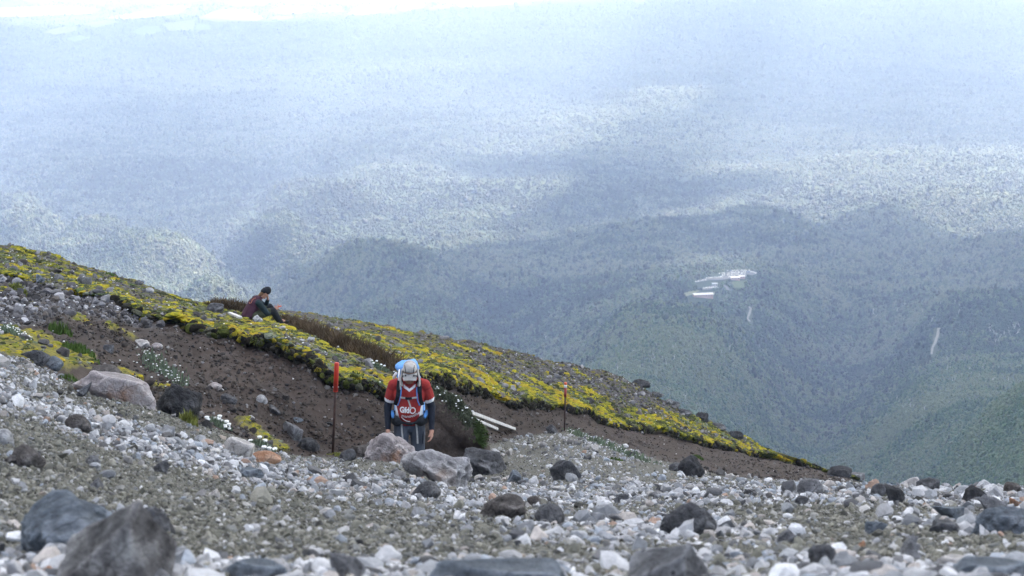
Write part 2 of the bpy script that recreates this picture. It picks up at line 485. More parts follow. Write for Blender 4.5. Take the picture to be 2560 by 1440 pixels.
# ------------------------------------------------------------------ scatter through geometry nodes (uncountable stuff only)
def scatter(name, P, rot, scl, colr, vid, variants, kind='stuff'):
    me = bpy.data.meshes.new(name)
    n = len(P)
    me.vertices.add(n)
    me.vertices.foreach_set("co", np.asarray(P, np.float32).reshape(-1))
    for nm, typ, key, arr in (("rot", 'FLOAT_VECTOR', "vector", rot), ("scl", 'FLOAT_VECTOR', "vector", scl), ("col", 'FLOAT_COLOR', "color", np.concatenate([colr, np.ones((n, 1))], 1))):
        a = me.attributes.new(nm, typ, 'POINT')
        a.data.foreach_set(key, np.asarray(arr, np.float32).reshape(-1))
    a = me.attributes.new("vid", 'INT', 'POINT')
    a.data.foreach_set("value", np.asarray(vid, np.int32))
    me.update()
    o = new_obj(name, me, kind=kind)
    g = bpy.data.node_groups.new(name + "_scatter", 'GeometryNodeTree')
    g.interface.new_socket("Geometry", in_out='INPUT', socket_type='NodeSocketGeometry')
    g.interface.new_socket("Geometry", in_out='OUTPUT', socket_type='NodeSocketGeometry')
    N, L = g.nodes, g.links
    gi, go = N.new("NodeGroupInput"), N.new("NodeGroupOutput")
    m2p = N.new("GeometryNodeMeshToPoints")
    L.new(gi.outputs[0], m2p.inputs[0])
    g2i = N.new("GeometryNodeGeometryToInstance")
    for v in reversed(variants):
        oi = N.new("GeometryNodeObjectInfo")
        oi.inputs["Object"].default_value = v
        L.new(oi.outputs["Geometry"], g2i.inputs[0])
    iop = N.new("GeometryNodeInstanceOnPoints")
    L.new(m2p.outputs[0], iop.inputs["Points"])
    L.new(g2i.outputs[0], iop.inputs["Instance"])
    iop.inputs["Pick Instance"].default_value = True
    for nm, typ, sock in (("vid", 'INT', "Instance Index"), ("rot", 'FLOAT_VECTOR', "Rotation"), ("scl", 'FLOAT_VECTOR', "Scale")):
        na = N.new("GeometryNodeInputNamedAttribute")
        na.data_type = typ
        na.inputs["Name"].default_value = nm
        if nm == "rot":
            e2r = N.new("FunctionNodeEulerToRotation")
            L.new(na.outputs[0], e2r.inputs[0])
            L.new(e2r.outputs[0], iop.inputs[sock])
        else:
            L.new(na.outputs[0], iop.inputs[sock])
    L.new(iop.outputs[0], go.inputs[0])
    md = o.modifiers.new("scatter", 'NODES')
    md.node_group = g
    return o

def ico(sub):
    bm = bmesh.new()
    bmesh.ops.create_icosphere(bm, subdivisions=sub, radius=1.0)
    v = np.array([x.co[:] for x in bm.verts])
    f = [[x.index for x in fc.verts] for fc in bm.faces]
    bm.free()
    return v, f
ICO = {k: ico(k) for k in (1, 2, 3, 4, 5)}

def proto(name, me, mat):
    me.materials.append(mat)
    return bpy.data.objects.new(name, me)      # never linked: only its mesh is used

# ------------------------------------------------------------------ forest
def crown_mesh(i, tall):
    """A crown of several ragged lobes, one above and beside another."""
    r = np.random.default_rng(900 + i)
    Vs_, Fs_ = [], []
    n = 4 if tall else 5
    for k in range(n):
        v, f = ICO[1]
        q_ = (k + 0.5) / n
        s_ = (0.50 if tall else 0.55) * r.uniform(0.75, 1.15) * (1.15 - 0.5 * q_)
        a = r.uniform(0, 6.28)
        off = (0.30 if tall else 0.52) * (1.1 - 0.6 * q_)
        c_ = np.array([math.cos(a) * off, math.sin(a) * off, (0.15 + 1.35 * q_) if tall else (0.1 + 0.75 * q_)])
        w = v * (1 + 0.55 * fbm(v, 0.6, 2, i * 7.1 + k))[:, None] * s_ * np.array([1, 1, 1.05]) + c_
        k0 = sum(len(x) for x in Vs_)
        Vs_.append(w); Fs_ += [[j + k0 for j in x] for x in f]
    return mesh_np("tree_crown", np.concatenate(Vs_), Fs_, smooth=True)
t = NT("forest_leaves")
ic = t.attr("col", 'INSTANCER', "Color")
ln = t.noise(2.2, 3)
c = t.mix(0.6, ic, t.mix(1.0, ic, t.ramp(ln, [(0.3, (0.5, 0.5, 0.5)), (0.7, (1.5, 1.5, 1.5))]), 'MULTIPLY'))
LEAF = t.fin(c, 0.62, 0.3)
crowns = [proto("tree_crown", crown_mesh(i, i in (1, 2, 4)), LEAF) for i in range(7)]

SKY_Y = gsm(np.interp(NPX, np.array(ROWS['K'])[:, 0], np.array(ROWS['K'])[:, 1]), 1)
SK2 = np.where(NPX > 2150, 1225, SKY_Y)
CLEAR = [  # clearings round the lodge, roads, fields (pixels)
 [(1736, 706), (1800, 682), (1860, 674), (1895, 680), (1893, 688), (1850, 697), (1800, 712), (1776, 730), (1745, 722), (1740, 712)],
 [(1826, 702), (1862, 703), (1862, 722), (1828, 722)], [(1705, 736), (1750, 726), (1790, 730), (1792, 754), (1726, 758)], [(1805, 712), (1832, 722), (1832, 730), (1808, 726)],
 [(1866, 764), (1884, 764), (1883, 812), (1863, 812)], [(2335, 820), (2354, 820), (2342, 896), (2321, 896)], [(1826, 700), (1864, 690), (1868, 706), (1826, 710)],
]
FIELDS = [
 [(325, 82), (360, 66), (395, 66), (405, 79), (370, 90)], [(405, 61), (488, 50), (483, 78), (420, 78)], [(492, 62), (520, 62), (528, 75), (487, 78)],
 [(490, 46), (560, 24), (618, 26), (660, 46), (640, 55), (540, 56)], [(670, 46), (700, 42), (748, 44), (700, 52)], [(672, 27), (712, 16), (786, 20), (758, 36), (700, 36)],
 [(792, 20), (850, 16), (860, 30), (800, 33)], [(872, 36), (902, 13), (978, 11), (968, 30), (890, 40)], [(990, 16), (1058, 11), (1060, 22), (1002, 30)],
 [(1072, 21), (1120, 13), (1130, 22), (1075, 28)], [(716, 1), (780, 0), (768, 11), (708, 12)], [(880, -2), (985, -6), (975, 6), (890, 9)],
 [(-40, 22), (150, 16), (240, 21), (230, 35), (60, 43), (-40, 42)], [(262, 47), (350, 31), (420, 17), (478, 16), (440, 36), (330, 49)], [(108, 82), (150, 69), (195, 66), (190, 79), (140, 88)],
 [(1135, 6), (1288, -4), (1300, 9), (1150, 20)], [(560, 8), (640, -2), (690, 2), (660, 14), (590, 18)], [(330, 4), (470, -8), (540, 0), (420, 10)], [(0, -12), (220, -16), (300, -2), (80, 6)],
 [(1000, -8), (1110, -12), (1120, 2), (1010, 6)], [(1320, -6), (1420, -10), (1400, 2), (1330, 4)], [(200, 62), (262, 52), (300, 56), (240, 70)], [(150, 98), (200, 90), (228, 96), (190, 106)],
]
def sample_valley(n):
    px = rng.uniform(-260, 2820, n)
    py = -30 + (1400) * rng.power(1.12, n)
    lim = np.interp(px, NPX, SK2) + np.where(rng.random(n) < 0.75, 170, 60)
    k = py < lim
    px, py = px[k], py[k]
    bad = np.zeros(len(px), bool)
    for p in CLEAR + FIELDS:
        bad |= in_poly(px, py, p)
    bad |= (py < 12 - (px - 300) * 0.004) & (px < 1500) & (rng.random(len(px)) < 0.72)
    bad |= (py < 110) & (py < 95 - px * 0.05) & (px < 1500) & (rng.random(len(px)) < 0.45)
    return px[~bad], py[~bad]
px, py = sample_valley(370000)
pts = []
for x, y in zip(px, py):
    l = vhit(x, y)
    pts.append(l[:] if l is not None else (0, 0, -1e5))
pts = np.array(pts)
k = pts[:, 2] > -9e4
pts, px, py = pts[k], px[k], py[k]
D = pts[:, 1]
dia = np.interp(D, [400, 900, 1500, 2700, 6000, 12000], [1.3, 1.7, 2.6, 4.2, 6.6, 11.0]) * rng.lognormal(0, 0.36, len(D))
big = rng.random(len(D)) < 0.014
dia = np.where(big, dia * 1.5, dia)
base_ = np.interp(D, [400, 900, 1500, 2700, 6000, 12000], [1.3, 1.7, 2.6, 4.2, 6.6, 11.0])
dia = np.minimum(dia, base_ * 2.0)
sc = np.stack([dia * 0.5 * rng.uniform(0.8, 1.2, len(D)), dia * 0.5 * rng.uniform(0.8, 1.2, len(D)), dia * 0.5 * rng.uniform(0.75, 1.25, len(D))], 1)
P3 = np.stack([pts[:, 0], pts[:, 1], 0 * D], 1)
tone = 0.7 * fbm(P3, 420, 3, 2.0) + 0.75 * fbm(P3, 60, 2, 4.0) + 0.26 * rng.normal(0, 1, len(D))
pal = np.array([(0.012, 0.027, 0.013), (0.022, 0.047, 0.018), (0.044, 0.080, 0.028), (0.080, 0.115, 0.044), (0.110, 0.122, 0.066)])
ti = np.clip((tone * 1.6 + 0.5) * 4, 0, 3.999)
i0 = ti.astype(int)
colr = pal[i0] * (1 - (ti - i0))[:, None] + pal[i0 + 1] * (ti - i0)[:, None]
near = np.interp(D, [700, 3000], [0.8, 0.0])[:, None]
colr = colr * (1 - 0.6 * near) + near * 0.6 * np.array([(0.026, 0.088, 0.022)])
mead_and_lit = in_poly(px, py, [(1770, 805), (1830, 795), (1860, 805), (1850, 825), (1790, 825)]) | in_poly(px, py, [(1960, 850), (2040, 850), (2070, 870), (2000, 900), (1950, 890)])  # meadow, then a sunlit valley patch painted in as paler crown colour
colr[mead_and_lit] = colr[mead_and_lit] * 0.5 + np.array((0.085, 0.105, 0.035)) * 0.5
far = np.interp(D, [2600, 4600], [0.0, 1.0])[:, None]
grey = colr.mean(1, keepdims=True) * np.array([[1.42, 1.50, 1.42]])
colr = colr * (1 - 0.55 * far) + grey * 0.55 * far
dark = (rng.random(len(D)) < 0.07) & (D > 2000)
sc[dark] *= 1.65
colr = np.where(dark[:, None], colr * 0.30, colr)
colr = np.where(big[:, None], colr * 0.5, colr)
rot = np.stack([0 * D, 0 * D, rng.uniform(0, 6.28, len(D))], 1)
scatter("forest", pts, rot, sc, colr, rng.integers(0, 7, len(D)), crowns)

# ------------------------------------------------------------------ clouds over the valley (they throw the shade seen on the forest)
ZC = 950.0
LIT = [  # sunny gaps between the cloud shadows, as outlines on the forest (pixels)
 [(-400, 470), (60, 470), (200, 545), (330, 555), (520, 570), (640, 640), (720, 730), (700, 800), (-400, 800)],
 [(560, 530), (700, 470), (880, 425), (1010, 400), (1200, 425), (1500, 440), (1450, 500), (1250, 540), (1420, 600), (1000, 640), (760, 640), (600, 590)],
 [(1060, 385), (1300, 320), (1500, 285), (1560, 300), (1440, 360), (1240, 385)], [(1500, 270), (1680, 225), (1860, 235), (1760, 265), (1560, 290)],
 [(1700, 430), (1960, 385), (2200, 400), (2700, 370), (2700, 600), (2480, 600), (2300, 590), (2150, 520), (2050, 560), (1900, 545), (1750, 560), (1620, 590), (1420, 590), (1480, 535), (1700, 520), (2000, 470)],
 [(1670, 655), (1940, 655), (1930, 720), (1860, 770), (1670, 775)], [(1930, 850), (2060, 845), (2080, 880), (1990, 910), (1930, 900)], [(1780, 800), (1900, 800), (1900, 850), (1760, 830)],
 [(-400, -400), (3000, -400), (3000, -20), (1500, -5), (900, 35), (300, 60), (-400, 60)],
]
cx = np.arange(-7000, 11000, 75.0)
cy = np.arange(-1500, 20000, 75.0)
CX, CY = np.meshgrid(cx, cy)
gz = np.full(CX.shape, -500.0)
for _ in range(3):
    tt = (ZC - gz) / sd.z
    GX, GY = CX - sd.x * tt, CY - sd.y * tt
    gz = np.where(GY > 100, zbase(np.maximum(np.abs(GY), 100)), -10)
gpx, gpy, gf = project(np.stack([GX, np.maximum(GY, 60), gz], -1))
PC = np.stack([CX, CY, 0 * CX], -1)
wob = 26 * fbm(PC, 500, 3, 4.0)
lit = np.zeros(CX.shape)
for p in LIT:
    lit = np.maximum(lit, in_poly(gpx + wob * 1.6, gpy + wob, p) * 1.0)
inview = (gpx > -400) & (gpx < 2960) & (gpy > -200) & (GY > 300)
lit = np.where(inview, lit, fbm(PC, 2600, 3, 6.2) > 0.08)
lit = np.where((GY < 600) & (np.abs(GX) < 900), 0.0, lit)
lit = np.where((~inview) & (GY < 4200) & (np.abs(GX) < 3200), 0.0, lit)
cl = (1 - lit) * np.interp(GY, [4500, 8500, 13000], [1, 0.85, 0.62]) * np.where(GY < 4600, 1.0, np.interp(fbm(PC, 1500, 3, 2.2), [-0.25, 0.15], [0.45, 1.0]))
for _ in range(2):
    cl[1:-1, 1:-1] = 0.25 * cl[1:-1, 1:-1] + 0.125 * (cl[:-2, 1:-1] + cl[2:, 1:-1] + cl[1:-1, :-2] + cl[1:-1, 2:]) + 0.0625 * (cl[:-2, :-2] + cl[2:, 2:] + cl[:-2, 2:] + cl[2:, :-2])
cl[0] = cl[-1] = 0; cl[:, 0] = cl[:, -1] = 0
cl = np.clip(cl, 0, 1)
th = np.sqrt(cl) * (170 + 110 * fbm(PC, 700, 4, 1.5))
top = np.stack([CX, CY, ZC + th], -1)
bot = np.stack([CX, CY, ZC - th * 0.25], -1)
ny, nx = CX.shape
idx = np.arange(ny * nx).reshape(ny, nx)
mx = np.maximum.reduce([cl[:-1, :-1], cl[1:, :-1], cl[:-1, 1:], cl[1:, 1:]]) > 0.02
q0 = np.stack([idx[:-1, :-1], idx[:-1, 1:], idx[1:, 1:], idx[1:, :-1]], -1)[mx]
cme = bpy.data.meshes.new("clouds")
cv = np.concatenate([top.reshape(-1, 3), bot.reshape(-1, 3)])
cq = np.concatenate([q0, q0[:, ::-1] + ny * nx])
cme.vertices.add(len(cv)); cme.vertices.foreach_set("co", cv.reshape(-1).astype(np.float32))
cme.loops.add(cq.size); cme.loops.foreach_set("vertex_index", cq.reshape(-1).astype(np.int32))
cme.polygons.add(len(cq)); cme.polygons.foreach_set("loop_start", (np.arange(len(cq)) * 4).astype(np.int32))
cme.update()
ca = cme.attributes.new("dense", 'FLOAT', 'POINT')
ca.data.foreach_set("value", np.concatenate([cl.reshape(-1)] * 2).astype(np.float32))
cmat = bpy.data.materials.new("cloud_vapour")
cmat.use_nodes = True
ct = cmat.node_tree
ct.nodes.remove(ct.nodes["Principled BSDF"])
at_n = ct.nodes.new("ShaderNodeAttribute"); at_n.attribute_name = "dense"
mr = ct.nodes.new("ShaderNodeMapRange")
mr.inputs["From Min"].default_value, mr.inputs["From Max"].default_value = 0.25, 0.7
mr.inputs["To Max"].default_value = 0.85
ct.links.new(at_n.outputs["Fac"], mr.inputs["Value"])
tr, df, tl, m1, m2 = (ct.nodes.new(x) for x in ("ShaderNodeBsdfTransparent", "ShaderNodeBsdfDiffuse", "ShaderNodeBsdfTranslucent", "ShaderNodeMixShader", "ShaderNodeMixShader"))
df.inputs[0].default_value = tl.inputs[0].default_value = (0.9, 0.9, 0.9, 1)
ct.links.new(df.outputs[0], m1.inputs[1]); ct.links.new(tl.outputs[0], m1.inputs[2])
ct.links.new(mr.outputs[0], m2.inputs[0]); ct.links.new(tr.outputs[0], m2.inputs[1]); ct.links.new(m1.outputs[0], m2.inputs[2])
ct.links.new(m2.outputs[0], ct.nodes["Material Output"].inputs[0])
new_obj("clouds", cme, cmat, kind='stuff')

# ------------------------------------------------------------------ rock shapes and rock materials
def rock_verts(sub, seed, kind='angular', rough=1.0):
    r = np.random.default_rng(seed)
    v, f = ICO[sub]
    npl = {'angular': 13, 'round': 34, 'slab': 12, 'pointed': 9, 'lump': 24}[kind]
    n = r.normal(0, 1, (npl, 3))
    n /= np.linalg.norm(n, axis=1, keepdims=True)
    d = r.uniform(0.72, 1.0, npl)
    if kind == 'slab':
        n = np.concatenate([n, [[0.05, 0.1, 1], [0, -0.1, -1]]]); d = np.concatenate([d, [0.55, 0.6]])
    if kind == 'pointed':
        n = np.array([(-0.62, -0.22, 0.75), (0.90, -0.30, 0.32), (0.10, 0.85, 0.5), (-0.15, -0.93, 0.34), (0.62, -0.75, 0.22), (0, 0, -1), (-1, 0.1, -0.1), (1, 0.1, -0.2), (0.1, 1, 0)], float) + r.normal(0, 0.03, (9, 3))
        n /= np.linalg.norm(n, axis=1, keepdims=True)
        d = np.array([0.36, 0.52, 0.5, 0.50, 0.62, 0.8, 0.95, 0.85, 0.7])
    q = np.maximum(v @ n.T, 1e-3) / d
    p = {'angular': 46.0, 'slab': 46.0, 'pointed': 60.0, 'lump': 13.0, 'round': 8.0}[kind]
    rad = 1.0 / np.power(np.sum(q ** p, 1), 1.0 / p)
    w = v * rad[:, None]
    w = w / np.abs(w).max(0)
    amp = {'angular': 0.11, 'round': 0.07, 'slab': 0.09, 'pointed': 0.09, 'lump': 0.20}[kind] * rough
    s = float(r.uniform(0, 90))
    rg = 1 - 2 * np.abs(fbm(w, 0.75, 3, s + 3))
    w = w * (1 + amp * fbm(w, 0.6, 3, s) + amp * 0.6 * (rg - 0.4) + amp * 0.5 * fbm(w, 0.20, 4, s + 7, 0.6))[:, None]
    return w, f

def rock_mat(name, stops, speck=None, stain=None, scale=1.0):
    t = NT(name)
    a, b, c_ = t.noise(2.4 * scale, 8, 0.66), t.noise(11 * scale, 7, 0.66), t.noise(60 * scale, 4, 0.7)
    m = t.math('ADD', t.math('MULTIPLY', a, 0.55), t.math('ADD', t.math('MULTIPLY', b, 0.3), t.math('MULTIPLY', c_, 0.15)))
    c = t.ramp(m, [(0.5 + (p_ - 0.52) * 0.8, c0) for p_, c0 in stops])
    if speck:
        v = t.n("ShaderNodeTexVoronoi", {"Vector": t.coord(), "Scale": 26.0 * scale})
        c = t.mix(t.math('LESS_THAN', v.outputs["Distance"], 0.20), c, speck)
    if stain:
        sn = t.noise(1.7 * scale, 5, 0.6)
        c = t.mix(t.ramp(sn, [(0.55, (0, 0, 0)), (0.66, (0.9, 0.9, 0.9))]), c, stain)
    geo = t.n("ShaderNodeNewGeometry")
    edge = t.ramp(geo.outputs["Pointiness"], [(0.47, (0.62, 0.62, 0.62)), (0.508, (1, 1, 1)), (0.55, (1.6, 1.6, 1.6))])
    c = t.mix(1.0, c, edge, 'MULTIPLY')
    wv = t.mix(0.12, t.coord(), t.noise(7 * scale, 3, out="Color"))
    vr = t.n("ShaderNodeTexVoronoi", {"Vector": wv, "Scale": 5.5 * scale}, feature='DISTANCE_TO_EDGE')
    crack = t.ramp(vr.outputs["Distance"], [(0.0, (0.42, 0.42, 0.42)), (0.035, (1, 1, 1))])
    c = t.mix(t.ramp(a, [(0.42, (0, 0, 0)), (0.55, (0.9, 0.9, 0.9))]), c, t.mix(1.0, c, crack, 'MULTIPLY'))
    t.bump(t.math('ADD', b, t.math('MULTIPLY', c_, 0.7)), 0.95, 0.07)
    return t.fin(c, 0.88, 0.25)

RM = {
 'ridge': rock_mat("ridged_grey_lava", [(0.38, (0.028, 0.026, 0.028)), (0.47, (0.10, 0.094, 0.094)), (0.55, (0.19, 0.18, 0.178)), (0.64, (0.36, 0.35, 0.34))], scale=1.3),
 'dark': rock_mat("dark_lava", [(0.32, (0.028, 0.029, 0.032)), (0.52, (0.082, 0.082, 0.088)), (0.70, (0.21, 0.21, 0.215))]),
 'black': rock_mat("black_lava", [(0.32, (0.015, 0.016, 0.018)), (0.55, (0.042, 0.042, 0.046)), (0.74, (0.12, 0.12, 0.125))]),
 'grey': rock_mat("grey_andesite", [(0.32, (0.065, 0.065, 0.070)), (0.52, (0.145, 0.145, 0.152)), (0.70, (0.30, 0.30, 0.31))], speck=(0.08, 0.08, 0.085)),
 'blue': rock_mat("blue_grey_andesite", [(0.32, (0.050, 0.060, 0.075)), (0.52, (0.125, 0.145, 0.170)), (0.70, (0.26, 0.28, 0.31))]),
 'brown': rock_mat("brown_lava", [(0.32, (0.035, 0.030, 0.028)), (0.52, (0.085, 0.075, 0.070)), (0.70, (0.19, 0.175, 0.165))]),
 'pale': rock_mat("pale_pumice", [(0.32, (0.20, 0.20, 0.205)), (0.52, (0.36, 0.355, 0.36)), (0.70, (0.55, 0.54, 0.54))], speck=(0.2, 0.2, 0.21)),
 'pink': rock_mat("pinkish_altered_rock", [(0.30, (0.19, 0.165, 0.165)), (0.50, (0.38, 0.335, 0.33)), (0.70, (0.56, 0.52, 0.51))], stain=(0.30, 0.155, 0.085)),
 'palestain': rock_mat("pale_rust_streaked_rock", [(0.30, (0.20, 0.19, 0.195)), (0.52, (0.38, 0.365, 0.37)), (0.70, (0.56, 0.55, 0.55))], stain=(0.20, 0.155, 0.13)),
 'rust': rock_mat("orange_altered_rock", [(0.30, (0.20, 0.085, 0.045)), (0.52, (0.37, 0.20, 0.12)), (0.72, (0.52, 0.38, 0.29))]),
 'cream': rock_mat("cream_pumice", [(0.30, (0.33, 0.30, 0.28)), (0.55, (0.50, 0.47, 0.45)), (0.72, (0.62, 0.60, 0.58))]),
}

BOULDERS = []   # (px, py, short name) for describing the stones
def boulder(px, py, w, h, mat, kind, label, short=None, tilt=0.0, rz=None, deep=0.75, sunk=0.32, sub=4, seed=None):
    loc, n, i, d = hit_down(px, py)
    ppm = FPX / project(np.array(loc))[2]
    W, H = 1.12 * w / ppm, h / ppm / 0.97
    seed = seed if seed is not None else int(px * 7 + py * 3)
    v, f = rock_verts(sub, seed, kind)
    tot = H / (1 - sunk)
    dp = max(W * deep, tot * 0.6)
    v = v * np.array([W / 2, dp / 2, tot / 2])
    me = mesh_np("boulder", v, f, smooth=True)
    try:
        me.set_sharp_from_angle(angle=R(24))
    except Exception:
        pass
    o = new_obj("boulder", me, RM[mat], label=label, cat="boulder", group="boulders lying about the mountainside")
    o.rotation_euler = (0, R(tilt), R(random.uniform(-14, 14) if rz is None else rz))
    o.location = loc + Vector((0, dp * 0.30, tot * (0.5 - sunk)))
    if short:
        BOULDERS.append((px, py - h / 2, short))
    return o

B = boulder
B(118, 1396, 262, 116, 'blue', 'lump', "wide flat blue-grey boulder lying behind the big pointed boulder", "flat blue-grey boulder", sub=5, deep=0.9, seed=5)
B(285, 1480, 290, 214, 'ridge', 'pointed', "big pointed grey-brown boulder with a pale ridge, largest on the scree", "big pointed boulder", sub=5, rz=0, sunk=0.2, deep=0.8)
B(392, 1335, 74, 62, 'dark', 'lump', "dark boulder tucked against the back of the big pointed boulder", None)
B(135, 1412, 80, 48, 'pale', 'round', "rounded white rock between the flat blue-grey and the pointed boulder", "rounded white rock")
B(112, 1452, 54, 40, 'rust', 'pointed', "small orange-tipped rock below the rounded white rock", None)
B(870, 1452, 88, 56, 'grey', 'angular', "angular grey boulder at the very bottom beside a white stone", "angular grey bottom boulder")
B(1230, 1482, 350, 58, 'blue', 'slab', "long low blue-grey slab along the bottom edge", "long bottom slab", sub=5, deep=0.5)
B(642, 1468, 180, 60, 'blue', 'slab', "smooth bluish slab at the bottom beside a rusty stone", "smooth bluish slab", deep=0.6)
B(588, 1432, 58, 30, 'rust', 'angular', "rusty red stone resting behind the smooth bluish slab", None)
B(1680, 1470, 190, 115, 'grey', 'pointed', "tall pale grey boulder peaking at the bottom right of centre", "tall pale grey boulder", sub=5, tilt=10)
B(2055, 1422, 78, 64, 'dark', 'lump', "dark rounded boulder with a black hollow near the bottom right", "dark hollowed boulder")
B(2265, 1404, 88, 66, 'grey', 'angular', "pale grey angular boulder right of the dark hollowed boulder", "pale angular boulder", tilt=18)
B(2392, 1428, 92, 36, 'cream', 'slab', "flat whitish slab below the pale angular boulder", "whitish slab")
B(2490, 1462, 190, 50, 'blue', 'slab', "low slate-grey slab in the bottom right corner", "corner slab", deep=0.6)
B(1730, 1345, 138, 74, 'dark', 'lump', "broad dark lichen-flecked boulder on the middle of the lower scree", "broad dark boulder", sub=5)
B(1278, 1296, 116, 58, 'brown', 'lump', "flat-lying brown boulder beside a dark grey one at mid scree", "brown boulder", tilt=14)
B(1376, 1308, 72, 44, 'dark', 'round', "dark grey boulder touching the brown boulder", "dark grey neighbour")
B(1338, 1266, 36, 24, 'brown', 'round', "small brown rock perched between the brown boulder and its dark neighbour", None)
B(1070, 1246, 82, 46, 'dark', 'round', "smooth dark boulder below the rust-streaked slab", "smooth dark boulder")
B(978, 1156, 116, 62, 'pink', 'lump', "pale pinkish boulder in front of the hiker's legs", "pale pinkish boulder", sub=5, seed=25, tilt=10)
B(1092, 1206, 160, 76, 'palestain', 'lump', "large rust-streaked pale slab sloping down beside the hiker", "rust-streaked slab", tilt=24, sub=5, seed=36)
B(908, 1143, 82, 28, 'brown', 'slab', "low grey-brown slab between the pole and the pale pinkish boulder", "low grey-brown slab")
B(1062, 1128, 82, 28, 'grey', 'slab', "flat grey rock right behind the rust-streaked slab", None)
B(868, 1152, 42, 26, 'dark', 'round', "dark rounded rock at the foot of the near pole", "dark rock by the pole")
B(1205, 1188, 102, 56, 'dark', 'lump', "humped blue-black boulder with a pale lichen streak", "humped blue-black boulder", sub=5)
B(1412, 1200, 74, 48, 'dark', 'angular', "dark angular boulder with a fluted edge on the path", "fluted boulder", seed=4)
B(1290, 1206, 44, 30, 'blue', 'angular', "blue-grey angular rock between the humped and the fluted boulder", None)
B(1727, 1190, 64, 48, 'black', 'lump', "jagged black boulder at the foot of the brown bank", "jagged black boulder")
B(1378, 1084, 34, 24, 'dark', 'angular', "dark upright rock near the ends of the white planks", None)
B(1690, 1178, 36, 20, 'dark', 'round', "dark rock just before the jagged black boulder", None)
B(2026, 1238, 64, 44, 'grey', 'round', "rounded grey boulder at the crest of the scree", "rounded grey crest boulder")
B(2000, 1264, 48, 24, 'dark', 'angular', "dark wedge below the rounded grey crest boulder", None)
B(2244, 1264, 58, 52, 'black', 'angular', "larger of a pair of charcoal boulders on the crest", "charcoal pair")
B(2200, 1240, 42, 30, 'dark', 'round', "smaller of the pair of charcoal boulders on the crest", None)
B(2288, 1218, 44, 24, 'cream', 'angular', "bright white rock standing on the crest by the valley edge", "white crest rock")
B(2324, 1226, 56, 28, 'dark', 'lump', "dark rock lying against the bright white crest rock", None)
B(2436, 1256, 54, 46, 'black', 'lump', "very dark burnt-looking boulder on the crest", "burnt-looking boulder")
B(2398, 1306, 128, 46, 'blue', 'slab', "low faceted blue-grey boulder under the burnt-looking boulder", "faceted boulder", sub=5)
B(2488, 1288, 70, 52, 'grey', 'angular', "grey boulder wedged between the faceted one and a reddish rock", None)
B(2520, 1338, 132, 74, 'blue', 'lump', "big smooth grey boulder cut by the right edge", "big smooth boulder at the edge", sub=5)
B(2536, 1268, 44, 24, 'rust', 'angular', "reddish rock above the big smooth boulder at the edge", "reddish rock")
B(2362, 1334, 76, 30, 'dark', 'slab', "thin dark slab leaning below the faceted boulder", "thin dark slab")
B(2532, 1232, 38, 26, 'brown', 'round', "rounded brownish rock on the crest at the far right", None)
B(2180, 1338, 66, 36, 'blue', 'slab', "half-buried blue-grey rock on the open gravel at right", "half-buried blue rock")
B(1968, 1362, 48, 34, 'grey', 'angular', "grey rock with a white chipped face on the lower scree", "white-chipped rock")
B(2155, 1372, 24, 20, 'rust', 'pointed', "small upright orange stone on open gravel", "upright orange stone")
B(1560, 1258, 46, 22, 'grey', 'slab', "pale flat rock on the path below the fluted boulder", None)
B(455, 1046, 118, 76, 'black', 'lump', "rugged black boulder with a grass tuft growing against it", "rugged black boulder", sub=5)
B(295, 1002, 205, 58, 'pink', 'slab', "large pinkish-orange slab half buried under the left turf", "pinkish-orange slab", tilt=14, sub=5, deep=0.6, seed=8)
B(262, 945, 76, 30, 'brown', 'round', "grey-brown rock crowning the pinkish-orange slab", None)
B(204, 992, 40, 32, 'dark', 'angular', "dark rock at the lower end of the pinkish-orange slab", None)
B(92, 914, 74, 38, 'dark', 'angular', "dark grey rock at the edge of the yellow turf patch", "dark rock by the turf")
B(128, 922, 50, 30, 'blue', 'round', "blue-grey rock beside the dark rock under the turf patch", None)
B(192, 1078, 62, 40, 'brown', 'round', "rounded brown-grey boulder on pale pebbles at left", "rounded brown-grey boulder")
B(62, 1168, 80, 48, 'brown', 'lump', "squat brown boulder on the left scree", "squat brown boulder")
B(28, 1160, 46, 26, 'brown', 'angular', "brown rock leaning on the squat brown boulder", None)
B(232, 1164, 36, 26, 'grey', 'round', "lone grey rock on dark gravel below the rounded brown-grey boulder", None)
B(404, 1184, 40, 32, 'dark', 'angular', "dark rock sitting in the pale pebble band", "dark rock in the pebble band")
B(240, 1222, 34, 28, 'grey', 'pointed', "pale upright stone on the dark fine gravel", None)
B(536, 1244, 30, 20, 'cream', 'pointed', "small white upright stone on the olive gravel", None)
B(8, 1112, 44, 44, 'pale', 'round', "whitish rock cut by the left edge", None)
B(660, 1160, 74, 28, 'rust', 'round', "orange-tan rock ending the cream ledge", "orange-tan rock")
B(602, 1142, 84, 40, 'cream', 'slab', "cream-coloured ledge of crumbling rock beside the orange-tan rock", "cream ledge", tilt=18)
B(620, 1196, 66, 22, 'blue', 'slab', "flat blue-grey rock below the orange-tan rock", None)
B(680, 1034, 52, 30, 'dark', 'angular', "dark block resting on the bare brown bank", "dark block on the bank")
B(652, 1006, 28, 16, 'pale', 'round', "pale stone just above the dark block on the bank", None)
B(536, 974, 32, 15, 'pink', 'round', "pinkish stone on the bare brown bank", "pinkish bank stone")
B(746, 1056, 24, 13, 'blue', 'angular', "small bluish chip on the brown bank near the pole", None)
B(735, 1098, 62, 30, 'grey', 'slab', "flat grey slab low on the brown bank", "grey bank slab", tilt=24)
B(768, 1124, 54, 30, 'black', 'lump', "black lumpy rock at the bottom of the brown bank", "black bank rock")
B(574, 1008, 46, 16, 'dark', 'slab', "long dark sliver sticking out of the bank", None, tilt=25)
